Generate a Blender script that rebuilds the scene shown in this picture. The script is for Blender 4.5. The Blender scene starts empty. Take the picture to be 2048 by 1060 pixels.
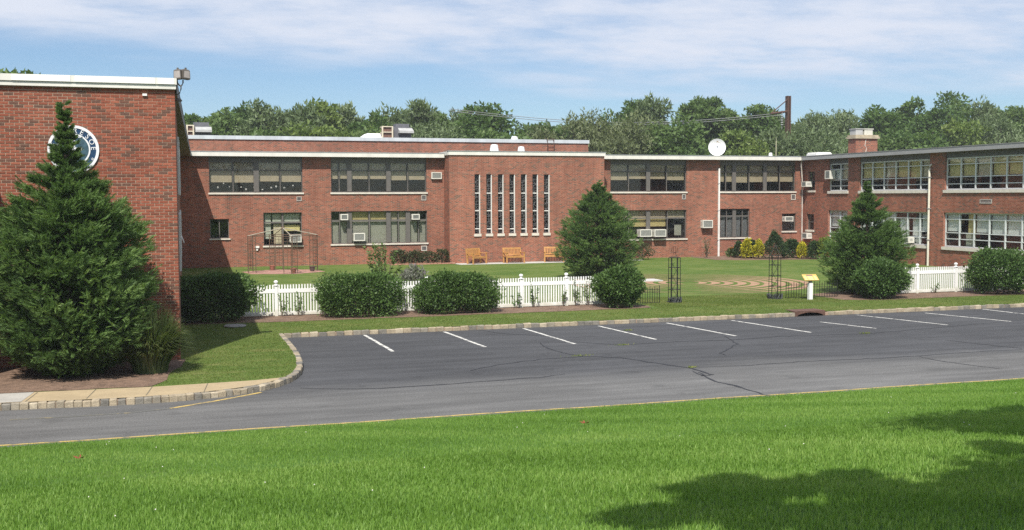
import bpy, bmesh, math, random
import numpy as np
from mathutils import Vector, Matrix
random.seed(7); RNG = np.random.default_rng(11)
scene = bpy.context.scene
COL = scene.collection

# ---------------------------------------------------------------- camera
FOC, YAW, PITCH, ROLL, EYE = 2200.0, .3087, .0621, -.0036, 4.2     # focal length in pixels of a 2048 wide frame, radians, metres
cam_d = bpy.data.cameras.new("Camera"); cam = bpy.data.objects.new("Camera", cam_d); COL.objects.link(cam)
cam_d.sensor_width = 36.0; cam_d.lens = 36.0 * FOC / 2048.0; cam_d.clip_start = .1; cam_d.clip_end = 5000
fw = Vector((math.sin(YAW) * math.cos(PITCH), math.cos(YAW) * math.cos(PITCH), -math.sin(PITCH)))
rt = Vector((math.cos(YAW), -math.sin(YAW), 0)); up = rt.cross(fw)
cr, sr = math.cos(ROLL), math.sin(ROLL)
R_ = rt * cr - up * (-sr); U_ = up * cr + rt * (-sr)
# image x axis turned by ROLL
cam.matrix_world = Matrix(((R_.x, U_.x, -fw.x, 0), (R_.y, U_.y, -fw.y, 0), (R_.z, U_.z, -fw.z, EYE), (0, 0, 0, 1)))
scene.camera = cam

# ---------------------------------------------------------------- sky and sun
SUN_EL = math.radians(52.6); SUN_H = Vector((.435, .900)).normalized()      # the way the light travels over the ground
SUN_DIR = Vector((SUN_H.x * math.cos(SUN_EL), SUN_H.y * math.cos(SUN_EL), -math.sin(SUN_EL)))
world = bpy.data.worlds.new("World"); scene.world = world; world.use_nodes = True
wn, wl = world.node_tree.nodes, world.node_tree.links
wn.clear()
def N(nt, kind, **kw):
    n = nt.nodes.new(kind)
    for k, v in kw.items():
        if k in n.inputs: n.inputs[k].default_value = v
        else: setattr(n, k, v)
    return n
nt = world.node_tree
sky = N(nt, 'ShaderNodeTexSky', sky_type='NISHITA', sun_disc=False)
sky.sun_elevation = SUN_EL; sky.sun_rotation = math.atan2(-SUN_H.x, -SUN_H.y); sky.air_density = 1.0; sky.dust_density = .1; sky.ozone_density = 2.5
SKY_STRENGTH = .072
bg = N(nt, 'ShaderNodeBackground'); bg.inputs[1].default_value = SKY_STRENGTH
skt = nt.nodes.new('ShaderNodeMix'); skt.data_type = 'RGBA'; skt.blend_type = 'MULTIPLY'; skt.inputs[0].default_value = 1.; skt.inputs[7].default_value = (.79, .915, 1.07, 1); nt.links.new(sky.outputs[0], skt.inputs[6]); nt.links.new(skt.outputs[2], bg.inputs[0])
tc = N(nt, 'ShaderNodeTexCoord'); sep = N(nt, 'ShaderNodeSeparateXYZ'); nt.links.new(tc.outputs['Generated'], sep.inputs[0])
def MATH(nt, op, a, b=None, c=None, clamp=False):
    n = nt.nodes.new('ShaderNodeMath'); n.operation = op; n.use_clamp = clamp
    for i, v in enumerate((a, b, c)):
        if v is None: continue
        if isinstance(v, (int, float)): n.inputs[i].default_value = v
        else: nt.links.new(v, n.inputs[i])
    return n.outputs[0]
def SMOOTH(nt, v, lo, hi, a=0., b=1.):
    n = nt.nodes.new('ShaderNodeMapRange'); n.interpolation_type = 'SMOOTHSTEP'
    nt.links.new(v, n.inputs[0]); n.inputs[1].default_value = lo; n.inputs[2].default_value = hi; n.inputs[3].default_value = a; n.inputs[4].default_value = b
    return n.outputs[0]
zz = MATH(nt, 'MAXIMUM', sep.outputs[2], 0.0)
den = MATH(nt, 'ADD', zz, .10)
cx = MATH(nt, 'DIVIDE', sep.outputs[0], den); cy = MATH(nt, 'DIVIDE', sep.outputs[1], den)
cmb = N(nt, 'ShaderNodeCombineXYZ'); nt.links.new(cx, cmb.inputs[0]); nt.links.new(cy, cmb.inputs[1])
mp = N(nt, 'ShaderNodeMapping'); mp.inputs['Scale'].default_value = (.75, 1.0, 1); mp.inputs['Rotation'].default_value = (0, 0, .35); nt.links.new(cmb.outputs[0], mp.inputs[0])
n1 = N(nt, 'ShaderNodeTexNoise', Scale=.75, Detail=7.0, Roughness=.50, Distortion=.25); nt.links.new(mp.outputs[0], n1.inputs['Vector'])
n2 = N(nt, 'ShaderNodeTexNoise', Scale=2.6, Detail=8.0, Roughness=.66); nt.links.new(mp.outputs[0], n2.inputs['Vector'])
# a thin cloud sheet that ends some way off: its far edge lies lower over the right
edge = MATH(nt, 'SUBTRACT', zz, MATH(nt, 'MULTIPLY', sep.outputs[0], -.075))
edge = MATH(nt, 'ADD', edge, MATH(nt, 'MULTIPLY', MATH(nt, 'SUBTRACT', n1.outputs[0], .5), .11))
sheet = SMOOTH(nt, edge, .112, .158)
thick = SMOOTH(nt, MATH(nt, 'ADD', n1.outputs[0], MATH(nt, 'MULTIPLY', MATH(nt, 'SUBTRACT', n2.outputs[0], .5), .62)), .30, .64, .22, .97)
fac = MATH(nt, 'MULTIPLY', sheet, thick, clamp=True)
cl = N(nt, 'ShaderNodeBackground'); cl.inputs[0].default_value = (.70, .745, .85, 1); cl.inputs[1].default_value = .78
mx = N(nt, 'ShaderNodeMixShader'); nt.links.new(fac, mx.inputs[0]); nt.links.new(bg.outputs[0], mx.inputs[1]); nt.links.new(cl.outputs[0], mx.inputs[2])
wo = N(nt, 'ShaderNodeOutputWorld'); nt.links.new(mx.outputs[0], wo.inputs[0])
sd = bpy.data.lights.new("Sun", 'SUN'); sd.energy = 4.4; sd.angle = math.radians(.5); sd.color = (1.0, .95, .87)
sun = bpy.data.objects.new("Sun", sd); COL.objects.link(sun); sun.rotation_euler = SUN_DIR.to_track_quat('-Z', 'Y').to_euler(); sun.location = (-20, -30, 60)
vs = scene.view_settings; vs.view_transform = 'Standard'; vs.look = 'None'; vs.exposure = .50; vs.gamma = 1.0
scene.cycles.use_denoising = False          # keep the fine grain of brick, asphalt and grass

# ---------------------------------------------------------------- measured sight lines onto real planes
def ray(x, y):
    x -= 1024; y -= 530
    c, s = math.cos(ROLL), math.sin(ROLL); x, y = x * c + y * s, -x * s + y * c
    a, b, d = x / FOC, 1., -y / FOC
    cp, sp = math.cos(PITCH), math.sin(PITCH); b, d = b * cp + d * sp, -b * sp + d * cp
    ct, st = math.cos(YAW), math.sin(YAW)
    return Vector((a * ct + b * st, -a * st + b * ct, d))
def onG(x, y, z=0.):
    r = ray(x, y); return r * ((z - EYE) / r.z) + Vector((0, 0, EYE))
def onY(x, y, Y):
    r = ray(x, y); return r * (Y / r.y) + Vector((0, 0, EYE))
def onX(x, y, X):
    r = ray(x, y); return r * (X / r.x) + Vector((0, 0, EYE))
YF, YC, XW, YL, YR = 66.4, 65.1, 42.3, 28.8, 80.0         # main wall, chapel wall, wing wall, gym wall, rear block

# ---------------------------------------------------------------- materials
MT = {}
def pos_node(nt):
    return nt.nodes.new('ShaderNodeNewGeometry').outputs['Position']
def mat(name, col, rough=.6, var=.12, scale=3., bump=0., metal=0., spec=.4, fine=0., streak=False):
    if name in MT: return MT[name]
    m = bpy.data.materials.new(name); m.use_nodes = True; nt = m.node_tree; b = nt.nodes['Principled BSDF']
    b.inputs['Roughness'].default_value = rough; b.inputs['Metallic'].default_value = metal; b.inputs['Specular IOR Level'].default_value = spec
    p = pos_node(nt)
    if streak:
        mp = N(nt, 'ShaderNodeMapping'); mp.inputs['Scale'].default_value = (1, 1, .12); nt.links.new(p, mp.inputs[0]); p = mp.outputs[0]
    n = N(nt, 'ShaderNodeTexNoise', Scale=scale, Detail=6., Roughness=.65); nt.links.new(p, n.inputs['Vector'])
    v = SMOOTH(nt, n.outputs[0], .3, .7, 1 - var, 1 + var)
    if fine:
        n2 = N(nt, 'ShaderNodeTexNoise', Scale=scale * 14, Detail=3.); nt.links.new(p, n2.inputs['Vector'])
        v = MATH(nt, 'MULTIPLY', v, SMOOTH(nt, n2.outputs[0], .3, .7, 1 - fine, 1 + fine))
    hs = nt.nodes.new('ShaderNodeHueSaturation'); hs.inputs['Color'].default_value = (*col, 1); nt.links.new(v, hs.inputs['Value'])
    nt.links.new(hs.outputs[0], b.inputs['Base Color'])
    if bump:
        bn = nt.nodes.new('ShaderNodeBump'); bn.inputs['Strength'].default_value = bump; bn.inputs['Distance'].default_value = .02
        nb = N(nt, 'ShaderNodeTexNoise', Scale=scale * 8, Detail=4.); nt.links.new(p, nb.inputs['Vector'])
        nt.links.new(nb.outputs[0], bn.inputs['Height']); nt.links.new(bn.outputs[0], b.inputs['Normal'])
    MT[name] = m; return m
def ramp(nt, v, stops):
    r = nt.nodes.new('ShaderNodeValToRGB'); e = r.color_ramp.elements
    e[0].position, e[0].color = stops[0][0], (*stops[0][1], 1); e[1].position, e[1].color = stops[-1][0], (*stops[-1][1], 1)
    for p, c in stops[1:-1]:
        k = e.new(p); k.color = (*c, 1)
    nt.links.new(v, r.inputs[0]); return r.outputs[0]
def mixc(nt, f, a, b, mode='MIX'):
    n = nt.nodes.new('ShaderNodeMix'); n.data_type = 'RGBA'; n.blend_type = mode
    for i, v in ((0, f), (6, a), (7, b)):
        if isinstance(v, (int, float)): n.inputs[i].default_value = v
        elif isinstance(v, tuple): n.inputs[i].default_value = (*v, 1)
        else: nt.links.new(v, n.inputs[i])
    return n.outputs[2]
BRICK_STOPS = [(0., (.125, .068, .050)), (.12, (.150, .070, .048)), (.2, (.215, .068, .041)), (.5, (.250, .076, .045)), (.78, (.285, .088, .052)), (1., (.32, .112, .068))]
MORTAR = (.365, .26, .19)
def mat_brickwall(name, gain=1.0):
    m = bpy.data.materials.new(name); m.use_nodes = True; nt = m.node_tree; b = nt.nodes['Principled BSDF']; b.inputs['Roughness'].default_value = .85; b.inputs['Specular IOR Level'].default_value = .25
    g = nt.nodes.new('ShaderNodeNewGeometry'); s = N(nt, 'ShaderNodeSeparateXYZ'); nt.links.new(g.outputs['Position'], s.inputs[0])
    sn = N(nt, 'ShaderNodeSeparateXYZ'); nt.links.new(g.outputs['True Normal'], sn.inputs[0])
    isx = MATH(nt, 'GREATER_THAN', MATH(nt, 'ABSOLUTE', sn.outputs[0]), .6)
    u = MATH(nt, 'ADD', MATH(nt, 'MULTIPLY', s.outputs[1], isx), MATH(nt, 'MULTIPLY', s.outputs[0], MATH(nt, 'SUBTRACT', 1., isx)))
    c = N(nt, 'ShaderNodeCombineXYZ'); nt.links.new(u, c.inputs[0]); nt.links.new(s.outputs[2], c.inputs[1])
    br = N(nt, 'ShaderNodeTexBrick'); br.offset = .5; br.squash = 1.
    br.inputs['Scale'].default_value = 1.; br.inputs['Brick Width'].default_value = .217; br.inputs['Row Height'].default_value = .072
    br.inputs['Mortar Size'].default_value = .0072; br.inputs['Mortar Smooth'].default_value = .15; br.inputs['Bias'].default_value = 0.
    br.inputs['Color1'].default_value = (0, 0, 0, 1); br.inputs['Color2'].default_value = (1, 1, 1, 1); br.inputs['Mortar'].default_value = (.5, .5, .5, 1)
    nt.links.new(c.outputs[0], br.inputs['Vector'])
    bw = nt.nodes.new('ShaderNodeRGBToBW'); nt.links.new(br.outputs['Color'], bw.inputs[0])
    col = ramp(nt, bw.outputs[0], BRICK_STOPS)
    n = N(nt, 'ShaderNodeTexNoise', Scale=.55, Detail=5., Roughness=.6); nt.links.new(g.outputs['Position'], n.inputs['Vector'])
    n2 = N(nt, 'ShaderNodeTexNoise', Scale=30., Detail=3.); nt.links.new(g.outputs['Position'], n2.inputs['Vector'])
    col = mixc(nt, br.outputs['Fac'], col, tuple(MORTAR))
    mps = N(nt, 'ShaderNodeMapping'); mps.inputs['Scale'].default_value = (2.2, 2.2, .16); nt.links.new(g.outputs['Position'], mps.inputs[0]); n4 = N(nt, 'ShaderNodeTexNoise', Scale=1., Detail=5., Roughness=.65); nt.links.new(mps.outputs[0], n4.inputs['Vector'])
    v = MATH(nt, 'MULTIPLY', MATH(nt, 'MULTIPLY', SMOOTH(nt, n.outputs[0], .3, .7, .86 * gain, 1.12 * gain), SMOOTH(nt, n2.outputs[0], .3, .7, .9, 1.1)), SMOOTH(nt, n4.outputs[0], .3, .7, .90, 1.10))
    hs = nt.nodes.new('ShaderNodeHueSaturation'); nt.links.new(col, hs.inputs['Color']); nt.links.new(v, hs.inputs['Value']); nt.links.new(hs.outputs[0], b.inputs['Base Color'])
    bn = nt.nodes.new('ShaderNodeBump'); bn.inputs['Strength'].default_value = .6; bn.inputs['Distance'].default_value = .008; bn.invert = True
    nt.links.new(br.outputs['Fac'], bn.inputs['Height']); nt.links.new(bn.outputs[0], b.inputs['Normal'])
    MT[name] = m; return m
def mat_brick():
    m = bpy.data.materials.new('fired_brick'); m.use_nodes = True; nt = m.node_tree; b = nt.nodes['Principled BSDF']; b.inputs['Roughness'].default_value = .85; b.inputs['Specular IOR Level'].default_value = .25
    g = nt.nodes.new('ShaderNodeNewGeometry'); oi = nt.nodes.new('ShaderNodeObjectInfo')
    r = MATH(nt, 'FRACT', MATH(nt, 'ADD', g.outputs['Random Per Island'], oi.outputs['Random']))
    col = ramp(nt, r, BRICK_STOPS)
    n = N(nt, 'ShaderNodeTexNoise', Scale=26., Detail=5., Roughness=.7); nt.links.new(g.outputs['Position'], n.inputs['Vector'])
    n3 = N(nt, 'ShaderNodeTexNoise', Scale=.8, Detail=4.); nt.links.new(g.outputs['Position'], n3.inputs['Vector'])
    v = MATH(nt, 'MULTIPLY', SMOOTH(nt, n.outputs[0], .25, .75, .8, 1.18), SMOOTH(nt, n3.outputs[0], .3, .7, .92, 1.1))
    hs = nt.nodes.new('ShaderNodeHueSaturation'); nt.links.new(col, hs.inputs['Color']); nt.links.new(v, hs.inputs['Value']); nt.links.new(hs.outputs[0], b.inputs['Base Color'])
    bn = nt.nodes.new('ShaderNodeBump'); bn.inputs['Strength'].default_value = .4; bn.inputs['Distance'].default_value = .01; nt.links.new(n.outputs[0], bn.inputs['Height']); nt.links.new(bn.outputs[0], b.inputs['Normal'])
    MT['fired_brick'] = m; return m
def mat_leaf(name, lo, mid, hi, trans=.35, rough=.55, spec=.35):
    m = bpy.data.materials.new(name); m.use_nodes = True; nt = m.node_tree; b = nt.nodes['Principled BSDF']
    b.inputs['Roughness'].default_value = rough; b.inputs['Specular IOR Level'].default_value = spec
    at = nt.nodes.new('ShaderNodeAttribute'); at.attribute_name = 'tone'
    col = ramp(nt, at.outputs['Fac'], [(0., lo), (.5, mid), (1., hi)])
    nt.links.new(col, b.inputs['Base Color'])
    tr = nt.nodes.new('ShaderNodeBsdfTranslucent'); tcol = mixc(nt, 1., col, (.95, 1.0, .45), 'MULTIPLY'); nt.links.new(tcol, tr.inputs[0])
    mx = nt.nodes.new('ShaderNodeMixShader'); mx.inputs[0].default_value = trans; nt.links.new(b.outputs[0], mx.inputs[1]); nt.links.new(tr.outputs[0], mx.inputs[2])
    nt.links.new(mx.outputs[0], nt.nodes['Material Output'].inputs[0]); MT[name] = m; return m
def mat_glass(name, tint, refl=1.0):
    m = bpy.data.materials.new(name); m.use_nodes = True; nt = m.node_tree; nt.nodes.remove(nt.nodes['Principled BSDF'])
    t = nt.nodes.new('ShaderNodeBsdfTransparent'); t.inputs[0].default_value = (*tint, 1)
    gl = nt.nodes.new('ShaderNodeBsdfGlossy'); gl.inputs['Roughness'].default_value = .03; gl.inputs[0].default_value = (1, 1, 1, 1)
    g = nt.nodes.new('ShaderNodeNewGeometry'); n = N(nt, 'ShaderNodeTexNoise', Scale=.9, Detail=2.); nt.links.new(g.outputs['Position'], n.inputs['Vector'])
    bn = nt.nodes.new('ShaderNodeBump'); bn.inputs['Strength'].default_value = .12; bn.inputs['Distance'].default_value = .06; nt.links.new(n.outputs[0], bn.inputs['Height']); nt.links.new(bn.outputs[0], gl.inputs['Normal'])
    dt = nt.nodes.new('ShaderNodeVectorMath'); dt.operation = 'DOT_PRODUCT'; nt.links.new(g.outputs['Incoming'], dt.inputs[0]); nt.links.new(g.outputs['Normal'], dt.inputs[1])
    f = MATH(nt, 'MULTIPLY', MATH(nt, 'ADD', MATH(nt, 'MULTIPLY', MATH(nt, 'POWER', MATH(nt, 'SUBTRACT', 1., MATH(nt, 'ABSOLUTE', dt.outputs['Value'])), 5.), .95), .045), refl, clamp=True)
    mx = nt.nodes.new('ShaderNodeMixShader'); nt.links.new(f, mx.inputs[0]); nt.links.new(t.outputs[0], mx.inputs[1]); nt.links.new(gl.outputs[0], mx.inputs[2])
    nt.links.new(mx.outputs[0], nt.nodes['Material Output'].inputs[0]); MT[name] = m; return m
def mat_lawn(name, stops, big=.35, med=2.2, bump=.5):
    m = bpy.data.materials.new(name); m.use_nodes = True; nt = m.node_tree; b = nt.nodes['Principled BSDF']; b.inputs['Roughness'].default_value = .9; b.inputs['Specular IOR Level'].default_value = .15
    p = pos_node(nt)
    a = N(nt, 'ShaderNodeTexNoise', Scale=big, Detail=6., Roughness=.65); nt.links.new(p, a.inputs['Vector'])
    c = N(nt, 'ShaderNodeTexNoise', Scale=med, Detail=5., Roughness=.7); nt.links.new(p, c.inputs['Vector'])
    d = N(nt, 'ShaderNodeTexNoise', Scale=38., Detail=4., Roughness=.75); nt.links.new(p, d.inputs['Vector'])
    mq = N(nt, 'ShaderNodeMapping'); mq.inputs['Scale'].default_value = (.35, 1.6, 1); nt.links.new(p, mq.inputs[0]); e_ = N(nt, 'ShaderNodeTexNoise', Scale=1.6, Detail=6., Roughness=.72); nt.links.new(mq.outputs[0], e_.inputs['Vector'])
    v = MATH(nt, 'ADD', MATH(nt, 'MULTIPLY', a.outputs[0], .30), MATH(nt, 'ADD', MATH(nt, 'ADD', MATH(nt, 'MULTIPLY', e_.outputs[0], .40), MATH(nt, 'MULTIPLY', c.outputs[0], .22)), MATH(nt, 'MULTIPLY', d.outputs[0], .20)))
    v = SMOOTH(nt, v, .42, .72)
    col = ramp(nt, v, stops)
    nt.links.new(col, b.inputs['Base Color'])
    bn = nt.nodes.new('ShaderNodeBump'); bn.inputs['Strength'].default_value = bump; bn.inputs['Distance'].default_value = .05; nt.links.new(d.outputs[0], bn.inputs['Height']); nt.links.new(bn.outputs[0], b.inputs['Normal'])
    MT[name] = m; return m
def mat_asphalt():
    m = bpy.data.materials.new('asphalt'); m.use_nodes = True; nt = m.node_tree; b = nt.nodes['Principled BSDF']; b.inputs['Roughness'].default_value = .82; b.inputs['Specular IOR Level'].default_value = .35
    p = pos_node(nt); s = N(nt, 'ShaderNodeSeparateXYZ'); nt.links.new(p, s.inputs[0])
    a = N(nt, 'ShaderNodeTexNoise', Scale=.22, Detail=5., Roughness=.6); nt.links.new(p, a.inputs['Vector'])
    mp = N(nt, 'ShaderNodeMapping'); mp.inputs['Scale'].default_value = (.25, 1.9, 1); nt.links.new(p, mp.inputs[0])
    st = N(nt, 'ShaderNodeTexNoise', Scale=.9, Detail=6., Roughness=.68); nt.links.new(mp.outputs[0], st.inputs['Vector'])
    d = N(nt, 'ShaderNodeTexNoise', Scale=32., Detail=4., Roughness=.8); nt.links.new(p, d.inputs['Vector'])
    # the lane nearest the bank is older and paler than the resealed stalls
    lane = SMOOTH(nt, MATH(nt, 'ADD', s.outputs[1], MATH(nt, 'MULTIPLY', MATH(nt, 'SUBTRACT', a.outputs[0], .5), 4.5)), 22.6, 25.4, 1., 0.)
    col = mixc(nt, lane, (.054, .055, .058), (.112, .111, .108))
    v = MATH(nt, 'MULTIPLY', SMOOTH(nt, st.outputs[0], .3, .72, .80, 1.28), MATH(nt, 'MULTIPLY', SMOOTH(nt, a.outputs[0], .3, .7, .9, 1.12), SMOOTH(nt, d.outputs[0], .3, .7, .62, 1.42)))
    bl = N(nt, 'ShaderNodeTexNoise', Scale=1.1, Detail=3., Roughness=.5); nt.links.new(p, bl.inputs['Vector']); v = MATH(nt, 'MULTIPLY', v, SMOOTH(nt, bl.outputs[0], .60, .72, 1., .78)); bl2 = N(nt, 'ShaderNodeTexNoise', Scale=.55, Detail=7., Roughness=.7); nt.links.new(p, bl2.inputs['Vector']); v = MATH(nt, 'MULTIPLY', v, SMOOTH(nt, bl2.outputs[0], .58, .70, 1., 1.25))
    hs = nt.nodes.new('ShaderNodeHueSaturation'); nt.links.new(col, hs.inputs['Color']); nt.links.new(v, hs.inputs['Value']); nt.links.new(hs.outputs[0], b.inputs['Base Color'])
    bn = nt.nodes.new('ShaderNodeBump'); bn.inputs['Strength'].default_value = .5; bn.inputs['Distance'].default_value = .008; nt.links.new(d.outputs[0], bn.inputs['Height']); nt.links.new(bn.outputs[0], b.inputs['Normal'])
    MT['asphalt'] = m; return m
def mat_paint(name, col, base, wear=.46, scale=5.):
    m = bpy.data.materials.new(name); m.use_nodes = True; nt = m.node_tree; b = nt.nodes['Principled BSDF']; b.inputs['Roughness'].default_value = .7
    p = pos_node(nt); n = N(nt, 'ShaderNodeTexNoise', Scale=scale, Detail=8., Roughness=.75); nt.links.new(p, n.inputs['Vector'])
    f = SMOOTH(nt, n.outputs[0], wear - .06, wear + .08, 1., 0.)
    nt.links.new(mixc(nt, f, col, base), b.inputs['Base Color']); MT[name] = m; return m

# ---------------------------------------------------------------- object helpers
def link(o, parent=None):
    COL.objects.link(o)
    if parent is not None: o.parent = parent
    return o
def tag(o, label=None, cat=None, group=None, kind=None):
    for k, v in (('label', label), ('category', cat), ('group', group), ('kind', kind)):
        if v: o[k] = v
    return o
def thing(name, label, cat, group=None, loc=(0, 0, 0), rz=0.):
    o = bpy.data.objects.new(name, None); o.empty_display_size = .2; o.location = loc; o.rotation_euler = (0, 0, rz)
    return tag(link(o), label, cat, group)
class MB:
    def __init__(s): s.v = []; s.f = []
    def quad(s, *p):
        i = len(s.v); s.v += [tuple(q) for q in p]; s.f.append(tuple(range(i, i + len(p)))); return s
    def box(s, lo, hi):
        (x0, y0, z0), (x1, y1, z1) = [min(a, b) for a, b in zip(lo, hi)], [max(a, b) for a, b in zip(lo, hi)]
        i = len(s.v); s.v += [(x0, y0, z0), (x1, y0, z0), (x1, y1, z0), (x0, y1, z0), (x0, y0, z1), (x1, y0, z1), (x1, y1, z1), (x0, y1, z1)]
        s.f += [tuple(i + k for k in f) for f in ((0, 3, 2, 1), (4, 5, 6, 7), (0, 1, 5, 4), (1, 2, 6, 5), (2, 3, 7, 6), (3, 0, 4, 7))]; return s
    def tube(s, pts, rad, seg=6, caps=True):
        pts = [Vector(p) for p in pts]; n = len(pts); base = len(s.v)
        rads = rad if isinstance(rad, (list, tuple)) else [rad] * n
        for k, p in enumerate(pts):
            d = (pts[min(k + 1, n - 1)] - pts[max(k - 1, 0)]).normalized()
            a = d.cross(Vector((0, 0, 1)) if abs(d.z) < .9 else Vector((1, 0, 0))).normalized(); b = d.cross(a)
            for j in range(seg):
                t = 2 * math.pi * j / seg; s.v.append(tuple(p + (a * math.cos(t) + b * math.sin(t)) * rads[k]))
        for k in range(n - 1):
            for j in range(seg):
                j2 = (j + 1) % seg; s.f.append((base + k * seg + j, base + k * seg + j2, base + (k + 1) * seg + j2, base + (k + 1) * seg + j))
        if caps: s.f.append(tuple(base + j for j in range(seg))); s.f.append(tuple(base + (n - 1) * seg + j for j in reversed(range(seg))))
        return s
    def lathe(s, prof, c=(0, 0, 0), seg=20):
        base = len(s.v); n = len(prof)
        for r, z in prof:
            for j in range(seg):
                t = 2 * math.pi * j / seg; s.v.append((c[0] + r * math.cos(t), c[1] + r * math.sin(t), c[2] + z))
        for k in range(n - 1):
            for j in range(seg):
                j2 = (j + 1) % seg; s.f.append((base + k * seg + j, base + k * seg + j2, base + (k + 1) * seg + j2, base + (k + 1) * seg + j))
        s.f.append(tuple(base + j for j in reversed(range(seg)))); s.f.append(tuple(base + (n - 1) * seg + j for j in range(seg)))
        return s
    def mesh(s, name, m, smooth=False):
        me = bpy.data.meshes.new(name); me.from_pydata(s.v, [], s.f); me.materials.append(m)
        bm = bmesh.new(); bm.from_mesh(me); bmesh.ops.recalc_face_normals(bm, faces=bm.faces); bm.to_mesh(me); bm.free()
        if smooth:
            for p in me.polygons: p.use_smooth = True
        return me
    def build(s, name, m, parent=None, smooth=False):
        return link(bpy.data.objects.new(name, s.mesh(name, m, smooth)), parent)
def sheet(name, pts, m, parent=None, z=None):
    me = bpy.data.meshes.new(name); bm = bmesh.new()
    vs_ = [bm.verts.new((p[0], p[1], z if z is not None else p[2])) for p in pts]; f = bm.faces.new(vs_)
    if f.normal.z < 0: f.normal_flip()
    bm.normal_update()
    if f.normal.z < 0: f.normal_flip()
    bmesh.ops.triangulate(bm, faces=bm.faces[:]); bm.to_mesh(me); bm.free(); me.materials.append(m)
    return link(bpy.data.objects.new(name, me), parent)
UNIT = {}
def bx(name, m, parent, lo, hi, rz=0.):
    """one bar, pane or slat: a shared box mesh, scaled"""
    if m.name not in UNIT:
        UNIT[m.name] = MB().box((-.5, -.5, -.5), (.5, .5, .5)).mesh('bar_' + m.name, m)
    o = bpy.data.objects.new(name, UNIT[m.name])
    o.location = [(a + b) / 2 for a, b in zip(lo, hi)]; o.scale = [max(abs(b - a), .001) for a, b in zip(lo, hi)]; o.rotation_euler = (0, 0, rz)
    return link(o, parent)
def np_mesh(name, verts, faces, m, tone=None, smooth=False):
    me = bpy.data.meshes.new(name); nv, nf, k = len(verts), len(faces), faces.shape[1]
    me.vertices.add(nv); me.vertices.foreach_set('co', np.ascontiguousarray(verts, dtype=np.float32).ravel())
    me.loops.add(nf * k); me.loops.foreach_set('vertex_index', np.ascontiguousarray(faces, dtype=np.int32).ravel())
    me.polygons.add(nf); me.polygons.foreach_set('loop_start', np.arange(0, nf * k, k, dtype=np.int32))
    if smooth: me.polygons.foreach_set('use_smooth', np.ones(nf, dtype=bool))
    if tone is not None:
        a = me.attributes.new('tone', 'FLOAT', 'POINT'); a.data.foreach_set('value', np.ascontiguousarray(tone, dtype=np.float32))
    me.materials.append(m); me.update(); return me
def unit(a): return a / np.maximum(np.linalg.norm(a, axis=-1, keepdims=True), 1e-9)
def leaves(pos, axis, length, width, tone, rng, bend=.15, side=None):
    """diamond leaves: base, two shoulders, tip"""
    n = len(pos); axis = unit(axis)
    if side is None: side = rng.normal(size=(n, 3))
    side = unit(np.cross(axis, np.cross(side, axis)) + 1e-6)
    nr = np.cross(axis, side); L = np.broadcast_to(length, (n,))[:, None]; W = np.broadcast_to(width, (n,))[:, None]
    mid = pos + axis * L * .45 + nr * L * bend
    v = np.stack([pos, mid + side * W * .5, pos + axis * L, mid - side * W * .5], 1).reshape(-1, 3)
    f = np.arange(4 * n).reshape(n, 4); return v, f, np.repeat(tone, 4)
def slivers(pos, axis, length, width, tone, rng, side=None):
    n = len(pos); axis = unit(axis)
    if side is None: side = rng.normal(size=(n, 3))
    side = unit(np.cross(axis, np.cross(side, axis)) + 1e-6); L = np.broadcast_to(length, (n,))[:, None]; W = np.broadcast_to(width, (n,))[:, None]
    v = np.stack([pos + side * W * .5, pos + axis * L, pos - side * W * .5], 1).reshape(-1, 3); return v, np.arange(3 * n).reshape(n, 3), np.repeat(tone, 3)
def leaf_obj(name, parts, m, parent=None):
    vv, ff, tt, o = [], [], [], 0
    for v, f, t in parts: vv.append(v); ff.append(f + o); tt.append(t); o += len(v)
    return link(bpy.data.objects.new(name, np_mesh(name, np.concatenate(vv), np.concatenate(ff), m, np.concatenate(tt))), parent)

# ---------------------------------------------------------------- materials used all over
brickwall = mat_brickwall('brick_wall', 1.0); brickm = mat_brick()
mortar = mat('mortar', MORTAR, .95, .12, 9., .5, fine=.1)
white_fascia = mat('white_fascia', (.68, .66, .60), .55, .10, 1.2, streak=True)
grey_fascia = mat('grey_fascia', (.30, .30, .30), .5, .08, 1.4)
soffit_m = mat('soffit', (.20, .18, .15), .8, .1, 2.)
roof_m = mat('roof_felt', (.12, .12, .12), .95, .2, 2., .4)
sill_m = mat('limestone', (.62, .58, .50), .8, .10, 4., .2, fine=.08)
bronze = mat('bronze_frame', (.125, .115, .105), .5, .10, 4.)
alu = mat('white_aluminium', (.60, .63, .62), .45, .08, 4.)
whitep = mat('white_paint', (.78, .77, .73), .5, .07, 4.)
vinyl = mat('white_vinyl', (.80, .80, .78), .35, .05, 3., streak=True)
def dirty_foot():
    nt = vinyl.node_tree; b = nt.nodes['Principled BSDF']; src = b.inputs['Base Color'].links[0].from_socket; p = pos_node(nt); sp_ = N(nt, 'ShaderNodeSeparateXYZ'); nt.links.new(p, sp_.inputs[0]); n = N(nt, 'ShaderNodeTexNoise', Scale=5., Detail=5.); nt.links.new(p, n.inputs['Vector'])
    h = MATH(nt, 'ADD', sp_.outputs[2], MATH(nt, 'MULTIPLY', MATH(nt, 'SUBTRACT', n.outputs[0], .5), .5)); nt.links.new(mixc(nt, SMOOTH(nt, h, .12, .42, .55, 0.), src, (.42, .40, .27)), b.inputs['Base Color'])
dirty_foot()
glass_d = mat_glass('screened_glass', (.84, .84, .83), .75); glass_c = mat_glass('clear_glass', (.94, .955, .94), 1.0)
blind_tan = mat('tan_blind', (.56, .48, .34), .9, .08, 3.); blind_gr = mat('grey_green_blind', (.44, .45, .38), .9, .08, 3.)
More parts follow.
